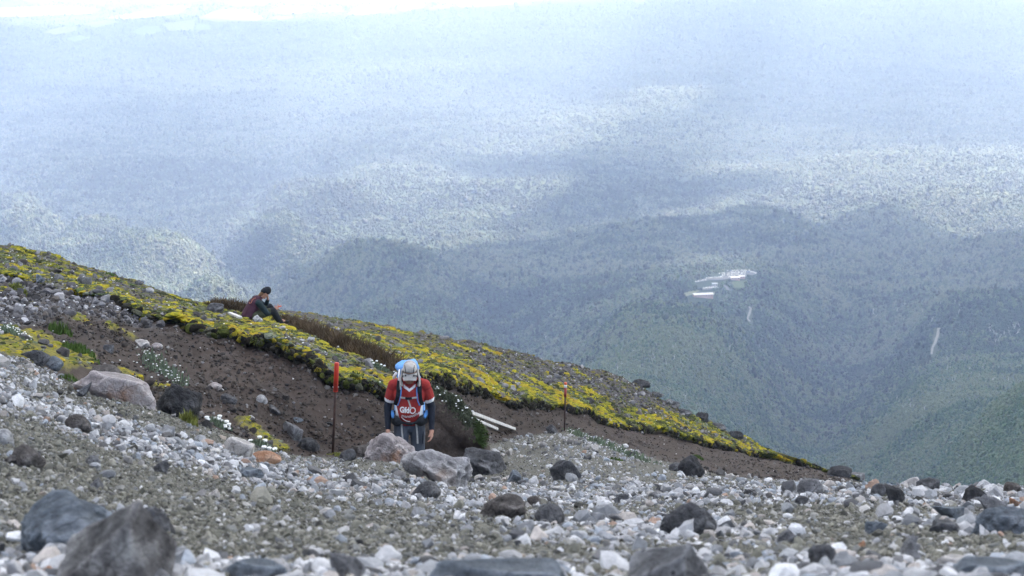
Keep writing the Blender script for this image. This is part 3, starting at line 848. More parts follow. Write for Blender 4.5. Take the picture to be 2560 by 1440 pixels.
B(358, 870, 38, 20, 'cream', 'angular', "bright angular white rock on the upper brown bank", "bright bank rock")
B(392, 872, 26, 14, 'pink', 'round', "tan stone beside the bright angular white rock", None)
B(272, 880, 36, 18, 'dark', 'slab', "dark flat rock at the head of the brown bank", None)
B(96, 706, 26, 20, 'blue', 'angular', "blue-grey rock among rubble under the upper moss", "blue-grey rubble rock")
B(208, 714, 36, 22, 'grey', 'slab', "pale table-like rock under the upper moss", "table-like rock")
B(146, 702, 26, 16, 'grey', 'round', "grey rock between the blue-grey rubble rock and the table-like rock", None)
B(346, 712, 22, 14, 'dark', 'round', "dark rock in the moss below the skyline", None)
B(374, 732, 20, 12, 'pale', 'round', "pale rock in the moss left of the seated person", None)
B(690, 886, 16, 10, 'pale', 'round', "lone pale pebble-like rock on brown earth below the seated person", None)
B(536, 782, 44, 22, 'dark', 'lump', "mossy dark rock behind the seated person", None)
B(642, 806, 28, 15, 'pale', 'angular', "pale rock directly in front of the seated person", None)
B(778, 856, 34, 12, 'pale', 'slab', "flat pale stone beside the brown shrub band", None)
B(1160, 976, 22, 14, 'blue', 'angular', "blue-grey rock on the earth behind the hiker", None)
B(2098, 1192, 62, 22, 'black', 'lump', "dark undercut block ending the brown bank at right", "undercut block")
B(2142, 1200, 40, 16, 'grey', 'slab', "grey slab where the bank meets the scree crest", None)
for px, py, w, h, m, l in [(1755, 1052, 46, 26, 'black', "black lava lump, second lowest on the far ridge line"), (1800, 1078, 50, 26, 'dark', "dark lava lump above the yellow ledge of the ridge line"), (1842, 1098, 52, 28, 'black', "black lava lump, lowest on the far ridge line"),
                           (1690, 1012, 40, 18, 'dark', "dark lava lump midway along the far ridge line"), (1640, 986, 46, 18, 'dark', "flat dark outcrop on the ridge line above yellow moss"), (1602, 962, 56, 20, 'black', "wide black outcrop, highest on the far ridge line"), (1712, 1040, 44, 20, 'dark', "dark outcrop in yellow moss under the ridge line"), (1672, 1010, 30, 14, 'grey', "grey rock among yellow moss under the ridge line")]:
    B(px, py, w * 0.75, h * 0.72, m, 'lump', l)

# ------------------------------------------------------------------ loose stones
def pale_weight(px, py):
    w = np.zeros(np.shape(px))
    cl = np.interp(px, [0, 250, 500, 800, 1000, 1250], [985, 1075, 1130, 1195, 1225, 1245])
    w = np.maximum(w, np.exp(-((py - cl) / 42.0) ** 2) * (px < 1330))
    w = np.maximum(w, np.exp(-((py - 930) / 40.0) ** 2) * (px < 160) * 0.7)
    w = np.maximum(w, np.exp(-((py - np.interp(px, [1250, 1700, 2560], [1235, 1225, 1240])) / 42.0) ** 2) * (px > 1180))
    w = np.maximum(w, sm(1385, 1425, py) * np.where((px > 560) & (px < 2050), 0.75, 0.9) * np.where((px > 1350) & (px < 2000), 0.55, 1))
    w = np.maximum(w, np.exp(-((px - 1620) / 330.0) ** 2 - ((py - 1320) / 40.0) ** 2))
    w = np.maximum(w, np.exp(-((px - 1500) / 240.0) ** 2 - ((py - 1120) / 55.0) ** 2))
    w = np.maximum(w, np.exp(-((px - 60) / 90.0) ** 2 - ((py - 1440) / 60.0) ** 2))
    w = np.maximum(w, np.exp(-((px - 2450) / 200.0) ** 2 - ((py - 1310) / 50.0) ** 2) * 0.7)
    return np.clip(w, 0, 1)

PALE = np.array([(0.58, 0.575, 0.58), (0.46, 0.455, 0.46), (0.36, 0.355, 0.36), (0.27, 0.275, 0.285), (0.20, 0.205, 0.215), (0.30, 0.325, 0.36), (0.40, 0.36, 0.33), (0.075, 0.075, 0.08), (0.13, 0.128, 0.13), (0.36, 0.25, 0.19)])
PALE_P = np.array([.12, .17, .17, .15, .12, .08, .06, .045, .075, .01])
OLIVE = np.array([(0.175, 0.168, 0.135), (0.135, 0.13, 0.105), (0.22, 0.21, 0.175), (0.095, 0.092, 0.078), (0.16, 0.16, 0.15), (0.30, 0.29, 0.265), (0.06, 0.058, 0.052), (0.42, 0.41, 0.40)])
OLIVE_P = np.array([.25, .22, .15, .13, .12, .07, .04, .02])
BANKC = np.array([(0.052, 0.040, 0.033), (0.036, 0.030, 0.028), (0.085, 0.070, 0.06), (0.14, 0.13, 0.125), (0.026, 0.024, 0.025), (0.30, 0.29, 0.29)])
BANK_P = np.array([.36, .28, .17, .09, .07, .03])
RUBC = np.array([(0.19, 0.185, 0.19), (0.12, 0.115, 0.12), (0.075, 0.070, 0.072), (0.045, 0.041, 0.042), (0.26, 0.25, 0.26), (0.10, 0.085, 0.075), (0.40, 0.39, 0.40)])
RUB_P = np.array([.19, .24, .22, .14, .08, .10, .03])

t = NT("loose_stone")
ic = t.attr("col", 'INSTANCER', "Color")
n1, n2 = t.noise(2.6, 6, 0.65), t.noise(14, 4, 0.7)
mm = t.math('ADD', t.math('MULTIPLY', n1, 0.6), t.math('MULTIPLY', n2, 0.4))
c = t.mix(1.0, ic, t.ramp(mm, [(0.3, (0.62, 0.62, 0.62)), (0.7, (1.3, 1.3, 1.3))]), 'MULTIPLY')
t.bump(n2, 0.35, 0.1)
GRAVEL = t.fin(c, 0.85, 0.3)
pebbles = []
for i in range(10):
    v, f = rock_verts(3 if i < 6 else 2, 100 + i, ('angular', 'lump', 'angular', 'angular', 'slab')[i % 5], 1.5)
    m = mesh_np("pebble", v * 0.5, f, smooth=True)
    m.set_sharp_from_angle(angle=R(26))
    pebbles.append(proto("pebble", m, GRAVEL))

def shoot(px, py):
    P, Nn, Fi = [], [], []
    for x, y in zip(px, py):
        l, n, i, d = hit(x, y)
        if l is None:
            P.append((0, 0, 0)); Nn.append((0, 0, 1)); Fi.append(-1)
        else:
            P.append(l[:]); Nn.append(n[:]); Fi.append(i)
    Fi = np.array(Fi)
    vid = quads[np.maximum(Fi, 0), 0]
    return np.array(P), np.array(Nn), Fi >= 0, vid

N0 = 235000
px = rng.uniform(-700, 3300, N0)
py = 880 + (1560 - 880) * rng.random(N0)
crest = np.interp(px, NPX, R_['E'][0])
k = (py > np.minimum(crest, 1260) - 20) | ((px > 1150) & (px < 1950) & (py > 1070))
px, py = px[k], py[k]
P, Nn, ok, vi = shoot(px, py)
ok &= (flat['scree'][vi] > 0.35) & (P[:, 1] > 3.6)
px, py, P, vi = px[ok], py[ok], P[ok], vi[ok]
pw = pale_weight(px, py + 16 * fbm(P, 0.6, 2, 3) * 1.5)
nzp = fbm(P, 0.9, 3, 21)
isp = rng.random(len(px)) < np.clip(pw * 0.95 + 0.50 * nzp - 0.12, 0.02, 0.90)
path = in_poly(px, py, [(1300, 1105), (1500, 1120), (1800, 1190), (1700, 1212), (1300, 1165)])
drop = path & (rng.random(len(px)) < 0.25)
size = np.where(isp, rng.lognormal(math.log(0.0245), 0.58, len(px)), rng.lognormal(math.log(0.016), 0.48, len(px)))
size *= np.where((px > 1700) & (py > 1150), 1.15, 1.0) * np.interp(P[:, 1], [6, 20, 45], [0.85, 1.0, 1.45])
size = np.clip(size, 0.009, 0.15)
colr = np.where(isp[:, None], PALE[rng.choice(len(PALE), len(px), p=PALE_P)], OLIVE[rng.choice(len(OLIVE), len(px), p=OLIVE_P)])
colr = colr * rng.uniform(0.78, 1.25, (len(px), 1))
asp = np.stack([rng.uniform(0.85, 1.35, len(px)), rng.uniform(0.8, 1.15, len(px)), rng.uniform(0.5, 0.95, len(px))], 1)
rot = rng.uniform(-0.9, 0.9, (len(px), 3)); rot[:, 2] = rng.uniform(0, 6.28, len(px))
P = P + np.array([0, 0, 1.0]) * (size * rng.uniform(-0.08, 0.28, len(size)))[:, None]
colr = colr * np.array([1.0, 1.0, 1.0])
k = ~drop
scatter("gravel", P[k], rot[k], (asp * size[:, None])[k], colr[k], rng.integers(0, 10, len(px))[k], pebbles)

# stones of the bank, the rubble and the mossy slope
px = rng.uniform(-120, 2300, 60000)
top_ = np.interp(px, NPX, R_['K'][0])
py = top_ + rng.random(len(px)) * (np.interp(px, NPX, R_['G'][0]) + 30 - top_)
P, Nn, ok, vi = shoot(px, py)
ok &= (flat['scree'][vi] < 0.5)
px, py, P, vi = px[ok], py[ok], P[ok], vi[ok]
mo, ru = flat['moss'][vi], flat['rub'][vi]
rnd = rng.random(len(px))
keep = np.where(mo > 0.5, rnd < 0.02, np.where(ru > 0.5, rnd < np.where((flat['rk'][vi] > 7.6) & (px < 1180), 0.26, 0.62), rnd < 0.30 + 0.35 * fbm(P, 0.8, 3, 2)))
px, py, P, mo, ru = px[keep], py[keep], P[keep], mo[keep], ru[keep]
isr = (ru > 0.5) | (mo > 0.5)
size = np.where(isr, rng.lognormal(math.log(0.046), 0.55, len(px)), rng.lognormal(math.log(0.030), 0.5, len(px)))
size = np.clip(size, 0.012, 0.26)
colr = np.where(isr[:, None], RUBC[rng.choice(len(RUBC), len(px), p=RUB_P)], BANKC[rng.choice(len(BANKC), len(px), p=BANK_P)]) * rng.uniform(0.8, 1.2, (len(px), 1))
asp = np.stack([rng.uniform(0.8, 1.4, len(px)), rng.uniform(0.8, 1.2, len(px)), rng.uniform(0.5, 0.95, len(px))], 1)
rot = rng.uniform(-0.5, 0.5, (len(px), 3)); rot[:, 2] = rng.uniform(0, 6.28, len(px))
scatter("bank_rubble", P + np.array([0, 0, 1.0]) * (size * 0.2)[:, None], rot, asp * size[:, None], colr, rng.integers(0, 10, len(px)), pebbles)

# individual stones: the larger loose ones
t = NT("single_stone")
oc = t.n("ShaderNodeObjectInfo").outputs["Color"]
n1, n2 = t.noise(2.6, 6, 0.65), t.noise(14, 4, 0.7)
mm = t.math('ADD', t.math('MULTIPLY', n1, 0.6), t.math('MULTIPLY', n2, 0.4))
c = t.mix(1.0, oc, t.ramp(mm, [(0.3, (0.6, 0.6, 0.6)), (0.7, (1.3, 1.3, 1.3))]), 'MULTIPLY')
t.bump(n2, 0.4, 0.1)
STONE = t.fin(c, 0.85, 0.3)
SHAPES = []
for i in range(18):
    kd = ('lump', 'angular', 'slab', 'lump', 'pointed', 'angular')[i % 6]
    v, f = rock_verts(3, 300 + i, kd)
    m = mesh_np("stone", v * 0.5, f, smooth=True)
    try:
        m.set_sharp_from_angle(angle=R(26))
    except Exception:
        pass
    m.materials.append(STONE)
    SHAPES.append((m, {'round': 'rounded', 'angular': 'angular', 'slab': 'flat', 'lump': 'knobbly', 'pointed': 'pointed'}[kd]))
SCOL = [((0.56, 0.555, 0.56), 'white'), ((0.42, 0.415, 0.42), 'pale grey'), ((0.30, 0.30, 0.31), 'light grey'), ((0.20, 0.20, 0.21), 'mid grey'), ((0.10, 0.10, 0.105), 'dark grey'), ((0.045, 0.045, 0.05), 'charcoal'), ((0.25, 0.28, 0.32), 'bluish'), ((0.38, 0.33, 0.29), 'tan'), ((0.30, 0.20, 0.145), 'rusty brown'), ((0.17, 0.16, 0.13), 'olive-grey')]
SP_PALE = [.12, .19, .18, .15, .11, .07, .07, .05, .01, .05]
SP_OLV = [.09, .10, .12, .17, .12, .05, .06, .06, .01, .22]
used_labels = {}
cands = []
while len(cands) < 215:
    x = random.uniform(0, 2555)
    y = random.uniform(900, 1436)
    l, n, i, d = hit(x, y)
    if l is None:
        continue
    v0 = quads[i, 0]
    if flat['scree'][v0] < 0.6 or l.y < 5:
        continue
    w = float(pale_weight(np.array([x]), np.array([y]))[0])
    if random.random() > 0.25 + 0.75 * w:
        continue
    if any(abs(x - b[0]) < 40 and abs(y - b[1]) < 26 for b in BOULDERS) or any(abs(x - c_[0]) < 20 and abs(y - c_[1]) < 14 for c_ in cands):
        continue
    cands.append((x, y, w, l))
for x, y, w, l in cands:
    ci = int(rng.choice(10, p=np.array(SP_PALE if random.random() < 0.3 + 0.7 * w else SP_OLV)))
    colv, cname = SCOL[ci]
    m, sname = SHAPES[random.randrange(18)]
    ppm = FPX / project(np.array(l))[2]
    s_px = min(max(random.lognormvariate(math.log(20), 0.32), 14), 40)
    s = min(max(s_px / ppm, 0.03), 0.24)
    o = new_obj("stone", m)
    j = random.uniform(0.88, 1.12)
    j *= 0.8
    o.color = (colv[0] * j * 1.04, colv[1] * j, colv[2] * j * 0.94, 1)
    o.scale = (s * random.uniform(1.0, 1.3), s * random.uniform(0.8, 1.1), s * random.uniform(0.55, 0.95))
    o.rotation_euler = (random.uniform(-.4, .4), random.uniform(-.4, .4), random.uniform(0, 6.28))
    o.location = l + Vector((0, 0, s * 0.22))
    bx, by, bs = min(BOULDERS, key=lambda b: (b[0] - x) ** 2 + ((b[1] - y) * 1.8) ** 2)
    dx, dy = x - bx, y - by
    side = ("right of" if dx > 0 else "left of") if abs(dx) > abs(dy) * 1.4 else ("below" if dy > 0 else "above")
    dd = math.hypot(dx, dy)
    howfar = "close " if dd < 75 else ("" if dd < 150 else "well ")
    szn = "small" if s_px < 21 else ("medium" if s_px < 29 else "large")
    where = f"{howfar}{side} the {bs}"
    lab = f"{szn} {cname} {sname} stone {where}"
    for extra in ("", "half sunk in grit", "lying on loose gravel", "between smaller pebbles", "with pebbles piled against it", "apart from the others"):
        cand = (lab + " " + extra).strip()
        if cand not in used_labels and len(cand.split()) <= 16:
            lab = cand
            break
    used_labels[lab] = 1
    o["label"], o["category"], o["group"] = lab, "stone", "loose stones of the scree"

# ------------------------------------------------------------------ moss, turf fringe and herbs (uncountable)
t = NT("moss_leaves")
ic = t.attr("col", 'INSTANCER', "Color")
n2 = t.noise(5, 4, 0.7)
c = t.mix(1.0, ic, t.ramp(n2, [(0.3, (0.55, 0.6, 0.5)), (0.7, (1.3, 1.25, 1.2))]), 'MULTIPLY')
MOSS = t.fin(c, 0.95, 0.1)

def tuft_mesh(seed, nb, spread, hgt, wid, flat_=False):
    r = np.random.default_rng(seed)
    V_, F_ = [], []
    for i in range(nb):
        a, q = r.uniform(0, 6.28), spread * math.sqrt(r.random())
        x, y = q * math.cos(a), q * math.sin(a)
        hh = hgt * r.uniform(0.5, 1.1) * (1 - 0.5 * q / (spread + 1e-6))
        ln = r.uniform(0.1, 0.5) * (1.2 if flat_ else 1)
        tx, ty = x + math.cos(a) * hh * ln, y + math.sin(a) * hh * ln
        b = r.uniform(0, 3.14)
        wx, wy = wid * math.cos(b), wid * math.sin(b)
        k0 = len(V_)
        V_ += [(x - wx, y - wy, -0.1), (x + wx, y + wy, -0.1), (tx + wx * .7, ty + wy * .7, hh * 0.7), (tx, ty, hh)]
        F_ += [(k0, k0 + 1, k0 + 2), (k0, k0 + 2, k0 + 3)]
    return V_, F_
def cushion(seed):
    v, f = ICO[2]
    v = v * np.array([0.62, 0.62, 0.34]) * (1 + 0.35 * fbm(v, 0.5, 2, seed))[:, None]
    V_, F_ = tuft_mesh(seed, 16, 0.55, 0.42, 0.07)
    k0 = len(v)
    return mesh_np("moss_cushion", list(map(tuple, v)) + V_, [tuple(x) for x in f] + [tuple(i + k0 for i in x) for x in F_])
cush = [proto("moss_cushion", cushion(i), MOSS) for i in range(5)]
herb = [proto("herb_tuft", mesh_np("herb_tuft", *tuft_mesh(50 + i, 22, 0.4, 0.9, 0.06)), MOSS) for i in range(3)]

px = rng.uniform(-100, 2240, 290000)
top_ = np.interp(px, NPX, R_['K'][0]) - 3
py = top_ + rng.random(len(px)) * (np.interp(px, NPX, R_['H'][0]) + 40 - top_)
ex = rng.uniform(-20, 740, 9000); ey = rng.uniform(700, 1130, 9000)
px, py = np.concatenate([px, ex]), np.concatenate([py, ey])
P, Nn, ok, vi = shoot(px, py)
mo, rk = flat['moss'][vi], flat['rk'][vi]
pr = np.where(mo > 0.5, 0.62, np.where((rk > 7.0) & (rk < 10.9), 0.05, 0.0))
ok &= rng.random(len(px)) < pr
px, py, P, mo, rk = px[ok], py[ok], P[ok], mo[ok], rk[ok]
q = fbm(P, 0.8, 3, 33) + 0.5 * fbm(P, 0.22, 2, 35) + rng.normal(0, 0.16, len(px))
pal = np.array([(0.028, 0.034, 0.014), (0.070, 0.078, 0.022), (0.150, 0.155, 0.026), (0.245, 0.225, 0.020), (0.345, 0.295, 0.020), (0.280, 0.190, 0.020)])
fr = np.clip((q * 1.15 + 0.5) * 5, 0, 4.999)
i0 = fr.astype(int)
colr = pal[i0] * (1 - (fr - i0))[:, None] + pal[i0 + 1] * (fr - i0)[:, None]
gg = (fbm(P, 0.9, 3, 61) > 0.16) & (rng.random(len(px)) < 0.75)       # grey-green herb patches
colr[gg] = np.array([(0.11, 0.13, 0.085), (0.075, 0.105, 0.045), (0.16, 0.175, 0.14)])[rng.integers(0, 3, gg.sum())]
low = (mo < 0.5)
colr[low] = np.array([(0.05, 0.05, 0.03), (0.10, 0.11, 0.06), (0.16, 0.14, 0.04)])[rng.integers(0, 3, low.sum())]
size = np.interp(P[:, 1], [24, 80], [0.042, 0.082]) * rng.lognormal(0, 0.35, len(px))
asp = np.stack([1.3 + 0 * size, 1 + 0 * size, rng.uniform(0.35, 0.8, len(px))], 1)
rot = rng.uniform(-0.25, 0.25, (len(px), 3)); rot[:, 2] = rng.uniform(0, 6.28, len(px))
vid = np.where(gg & (rng.random(len(px)) < 0.6), rng.integers(5, 8, len(px)), rng.integers(0, 5, len(px)))
scatter("moss", P, rot, asp * size[:, None], colr, vid, cush + herb)

# dark ragged fringe of roots and dead turf hanging along the cut edge
nf = 26000
fx = rng.uniform(-60, 2130, nf)
tt = rng.random(nf) ** 1.3
k7 = 7 + tt * 1.0
a_ = np.stack([np.interp(fx, NPX, rows_w[7][:, i]) for i in range(3)], 1)
b_ = np.stack([np.interp(fx, NPX, rows_w[8][:, i]) for i in range(3)], 1)
FP = a_ * (1 - tt)[:, None] + b_ * tt[:, None] + np.array([0, -0.05, -0.02]) + rng.normal(0, 0.03, (nf, 3))
keep = (fx > 270) & (fbm(FP, 0.9, 3, 71) > -0.06)
FP, tt = FP[keep], tt[keep]
nf = len(FP)
colr = np.array([(0.030, 0.026, 0.022), (0.055, 0.050, 0.042), (0.018, 0.017, 0.017), (0.10, 0.10, 0.075)])[rng.choice(4, nf, p=[.4, .25, .25, .1])]
up = (tt > 0.9) & (rng.random(nf) < 0.7)
colr[up] = np.array([(0.10, 0.11, 0.03), (0.25, 0.20, 0.025), (0.06, 0.07, 0.02)])[rng.integers(0, 3, up.sum())]
size = np.interp(FP[:, 1], [28, 70], [0.065, 0.11]) * rng.lognormal(0, 0.3, nf)
rot = np.stack([rng.uniform(1.2, 2.6, nf), rng.uniform(-0.5, 0.5, nf), rng.uniform(-0.7, 0.7, nf)], 1)
scatter("turf_fringe", FP, rot, np.stack([size * 1.2, size, size], 1), colr, rng.integers(0, 8, nf), cush + herb)

# tiny white everlastings dotted over the slope
WHITE = simple_mat("white_petals", (0.72, 0.72, 0.70), 0.8, 0.2, 0.08)
GREYLEAF = simple_mat("grey_green_leaves", (0.14, 0.18, 0.12), 0.85, 0.2, 0.4, 18)
GREENLEAF = simple_mat("green_leaves", (0.075, 0.125, 0.028), 0.8, 0.2, 0.45, 14)
DRYLEAF = simple_mat("yellow_green_leaves", (0.19, 0.20, 0.05), 0.85, 0.2, 0.4, 14)
BROWNLEAF = simple_mat("brown_shrub_leaves", (0.085, 0.060, 0.036), 0.9, 0.15, 0.55, 3)
def dot_flower(bmv, bmf, p, s):
    k0 = len(bmv)
    v, f = ICO[1]
    for q_ in v:
        bmv.append((p[0] + q_[0] * s, p[1] + q_[1] * s, p[2] + q_[2] * s * 0.55))
    bmf += [tuple(i + k0 for i in x) for x in f]
px = rng.uniform(0, 1700, 750); top_ = np.interp(px, NPX, R_['K'][0])
py = top_ + 6 + rng.random(len(px)) * (np.interp(px, NPX, R_['G'][0]) - top_)
P, Nn, ok, vi = shoot(px, py)
ok &= (fbm(P, 1.1, 2, 81) > 0.08) & (flat['scree'][vi] < 0.2) & (rng.random(len(px)) < np.where(flat['soil'][vi] > 0.6, 0.12, 0.8))
V_, F_ = [], []
for p in P[ok]:
    dot_flower(V_, F_, (p[0], p[1], p[2] + random.uniform(0.05, 0.14)), random.uniform(0.009, 0.019))
new_obj("scattered_white_flowers", mesh_np("scattered_white_flowers", V_, F_), WHITE, kind='stuff')

# ------------------------------------------------------------------ plants one can point at
def plant(name, px, py, wpx, hpx, leaf, label, cat="plant", blades=260, wid=0.010, flowers=0, fsize=0.02, group=None, lean=0.25, depth=0.8, line=None):
    l, n, i, d = hit_down(px, py)
    ppm = FPX / project(np.array(l))[2]
    W, H = wpx / ppm, hpx / ppm
    root = bpy.data.objects.new(name, None)
    COL.objects.link(root)
    root.location = l
    root["label"], root["category"] = label, cat
    if group:
        root["group"] = group
    V_, F_, tips = [], [], []
    for _ in range(blades):
        if line:
            s = random.random()
            ax = np.interp(s, np.linspace(0, 1, len(line)), [p[0] for p in line])
            ay = np.interp(s, np.linspace(0, 1, len(line)), [p[1] for p in line])
            lp = hit_down(ax, ay)[0]
            b = lp - l + Vector((random.gauss(0, 0.10), random.gauss(0, 0.14 * depth), -0.03))
            ed = 1.0 - 0.65 * abs(2 * s - 1) ** 6
        else:
            a, q_ = random.uniform(0, 6.283), math.sqrt(random.random())
            xx, yy = q_ * W / 2 * math.cos(a), q_ * W / 2 * depth * math.sin(a)
            lp = bvh.ray_cast(Vector((l.x + xx, l.y + yy, l.z + 3)), Vector((0, 0, -1)))[0]
            zz = (lp.z - l.z) if lp else 0
            b = Vector((xx, yy, max(min(zz, 0.4), -0.4) - 0.02))
            ed = 1.0 - 0.55 * q_ ** 2
        hh = H * ed * random.uniform(0.45, 1.1)
        a = random.uniform(0, 6.283)
        tp = b + Vector((math.cos(a) * hh * lean * random.random() + 0.08 * hh, math.sin(a) * hh * lean * random.random(), hh))
        w_ = wid * random.uniform(0.6, 1.5)
        c_ = random.uniform(0, 3.14)
        wv = Vector((math.cos(c_) * w_, math.sin(c_) * w_, 0))
        k0 = len(V_)
        md = b.lerp(tp, 0.55) + Vector((0, 0, hh * 0.08))
        V_ += [tuple(b - wv), tuple(b + wv), tuple(md + wv), tuple(md - wv), tuple(tp)]
        F_ += [(k0, k0 + 1, k0 + 2, k0 + 3), (k0 + 3, k0 + 2, k0 + 4)]
        tips.append(tp)
    new_obj("foliage", mesh_np("foliage", V_, F_), leaf, root)
    if flowers:
        random.shuffle(tips)
        if flowers <= 16:
            for tp in tips[:flowers]:
                fv, ff = [], []
                dot_flower(fv, ff, (0, 0, 0), fsize * random.uniform(0.8, 1.2))
                fo = new_obj("flower", mesh_np("flower", fv, ff), WHITE, root)
                fo.location = tp + Vector((0, 0, fsize * 0.4))
        else:
            fv, ff = [], []
            for tp in tips[:flowers]:
                dot_flower(fv, ff, tp, fsize * random.uniform(0.7, 1.2))
            fo = new_obj("flower_heads", mesh_np("flower_heads", fv, ff), WHITE, root)
            fo["kind"] = "stuff"
    return root
G1 = "white-flowered cushion plants"
plant("white_daisy_clump", 30, 832, 100, 26, GREYLEAF, "white-flowered grey plant above the yellow turf patch", blades=420, flowers=60, fsize=0.014, group=G1)
plant("white_daisy_clump", 385, 905, 60, 20, GREYLEAF, "long band of white flowers running down the brown bank", blades=500, flowers=70, fsize=0.014, group=G1, line=[(352, 880), (372, 900), (395, 925), (425, 940), (438, 962)])
plant("white_daisy_clump", 548, 1066, 62, 30, GREYLEAF, "grey-leaved plant with a few big white flowers beside the black boulder", blades=300, flowers=12, fsize=0.030, group=G1)
plant("white_daisy_clump", 655, 1118, 66, 26, GREYLEAF, "grey-leaved plant with big white flowers above the orange-tan rock", blades=260, flowers=10, fsize=0.028, group=G1)
plant("white_daisy_clump", 944, 924, 60, 22, GREYLEAF, "grey-green plant with single white flowers under the brown shrub band", blades=300, flowers=8, fsize=0.026, group=G1)
plant("grass_tuft", 472, 1058, 42, 42, DRYLEAF, "yellow-green grass tuft growing against the rugged black boulder", cat="grass tuft", blades=260, wid=0.005, group="grass tufts", lean=0.5)
plant("grass_tuft", 176, 950, 60, 22, GREENLEAF, "green grass tuft at the upper edge of the pinkish slab", cat="grass tuft", blades=200, wid=0.006, group="grass tufts")
plant("grass_tuft", 200, 880, 90, 30, GREENLEAF, "green grassy clump on the sloping side of the turf patch", cat="grass tuft", blades=420, wid=0.008, group="grass tufts")
plant("grass_tuft", 150, 835, 60, 40, GREENLEAF, "tall green tuft at the back of the turf patch", cat="grass tuft", blades=220, wid=0.008, group="grass tufts")
plant("grass_tuft", 280, 690, 50, 12, GREENLEAF, "low bright green tuft just under the skyline", cat="grass tuft", blades=220, wid=0.012, group="grass tufts")
plant("grass_tuft", 1745, 1145, 30, 12, GREENLEAF, "small green tuft on the brown bank above the black boulder", cat="grass tuft", blades=120, wid=0.012, group="grass tufts")
plant("grass_tuft", 1540, 1150, 36, 12, GREENLEAF, "bright green tuft on the path edge below the far pole", cat="grass tuft", blades=160, wid=0.010, group="grass tufts")
plant("grass_tuft", 850, 1140, 70, 14, DRYLEAF, "yellowish low tuft at the foot of the near pole", cat="grass tuft", blades=200, wid=0.007, group="grass tufts")
plant("grey_herb_strip", 1480, 1100, 150, 14, GREYLEAF, "grey-green herb strip along the path edge below the far pole", blades=900, wid=0.012, flowers=60, fsize=0.016, line=[(1420, 1074), (1450, 1092), (1500, 1110), (1560, 1135), (1620, 1158)])
plant("brown_shrub", 850, 850, 300, 31, BROWNLEAF, "long brown wiry shrub band running down past the seated person to the hiker", cat="shrub", blades=9000, wid=0.008, group="brown wiry shrubs", lean=0.9, depth=1.3, line=[(690, 800), (740, 820), (800, 846), (850, 868), (900, 888), (950, 908), (1005, 928)])
plant("brown_shrub", 570, 768, 90, 26, BROWNLEAF, "short brown wiry shrub on the skyline behind the seated person", cat="shrub", blades=2200, wid=0.009, group="brown wiry shrubs", lean=0.9, depth=1.2, line=[(528, 765), (560, 772), (590, 776), (612, 780)])
plant("mossy_hummock", 42, 728, 40, 26, DRYLEAF, "round mossy hummock on the rubble at the far left", blades=600, wid=0.014, lean=0.7)

# the earth mound behind the hiker with its overhanging plant
def hull_blob(parts, voxel, smooth_it=2):
    """Union of tapered capsules / ellipsoids -> one continuous remeshed surface (numpy verts, faces)."""
    bm = bmesh.new()
    v0, f0 = ICO[2]
    for (p0, r0, p1, r1) in parts:
        r0 = np.array(r0 if hasattr(r0, '__len__') else (r0,) * 3, float)
        r1 = np.array(r1 if hasattr(r1, '__len__') else (r1,) * 3, float)
        pts_ = np.concatenate([v0 * r0 + np.array(p0), v0 * r1 + np.array(p1)])
        b2 = bmesh.new()
        for q_ in pts_:
            b2.verts.new(q_)
        bmesh.ops.convex_hull(b2, input=b2.verts)
        for vv in [vv for vv in b2.verts if not vv.link_faces]:
            b2.verts.remove(vv)
        tm = bpy.data.meshes.new("tmp")
        b2.to_mesh(tm); b2.free()
        bm.from_mesh(tm)
        bpy.data.meshes.remove(tm)
    me = bpy.data.meshes.new("blob")
    bm.to_mesh(me); bm.free()
    o = bpy.data.objects.new("blob", me)
    COL.objects.link(o)
    md = o.modifiers.new("r", 'REMESH'); md.mode = 'VOXEL'; md.voxel_size = voxel
    if smooth_it:
        ms = o.modifiers.new("s", 'SMOOTH'); ms.iterations = smooth_it; ms.factor = 0.5
    dg = bpy.context.evaluated_depsgraph_get()
    out = bpy.data.meshes.new_from_object(o.evaluated_get(dg))
    bpy.data.objects.remove(o)
    bpy.data.meshes.remove(me)
    out.polygons.foreach_set("use_smooth", np.ones(len(out.polygons), bool))
    return out

def mesh_co(me):
    a = np.zeros(len(me.vertices) * 3, np.float32)
    me.vertices.foreach_get("co", a)
    return a.reshape(-1, 3)

pA, pB, pC, pD = at(1085, 1000, 27.6), at(1130, 1040, 27.3), at(1180, 1090, 27.0), at(1198, 1108, 26.9)
mm_ = hull_blob([(pA, 0.20, pB, 0.26), (pB, 0.26, pC, 0.20), (pC, 0.20, pD, 0.09), (pA + Vector((0, .4, -.5)), .4, pC + Vector((-.1, .4, -.4)), .35), (pB + Vector((-0.1, 0, -.35)), 0.35, pB + Vector((0, 0, -.8)), 0.4)], 0.035, 2)
co = mesh_co(mm_)
nn = co + 0.06 * np.stack([fbm(co, 0.3, 3, 1), fbm(co, 0.3, 3, 2), fbm(co, 0.3, 3, 3)], -1) + 0.03 * np.stack([fbm(co, 0.08, 2, 4), fbm(co, 0.08, 2, 5), fbm(co, 0.08, 2, 6)], -1)
mm_.vertices.foreach_set("co", nn.astype(np.float32).reshape(-1))
mm_.update()
t = NT("earth")
na, nb_ = t.noise(3.0, 6, 0.6), t.noise(22.0, 5, 0.65)
t.bump(nb_, 0.7, 0.03)
EARTH = t.fin(t.mix(0.5, t.ramp(na, [(0.3, (0.028, 0.023, 0.021)), (0.7, (0.085, 0.065, 0.054))]), t.ramp(nb_, [(0.3, (0.02, 0.018, 0.017)), (0.7, (0.11, 0.09, 0.078))])), 0.95, 0.1)
mound = new_obj("earth_mound_terrain", mm_, EARTH, kind='structure')
mbvh = BVHTree.FromObject(mound, bpy.context.evaluated_depsgraph_get())
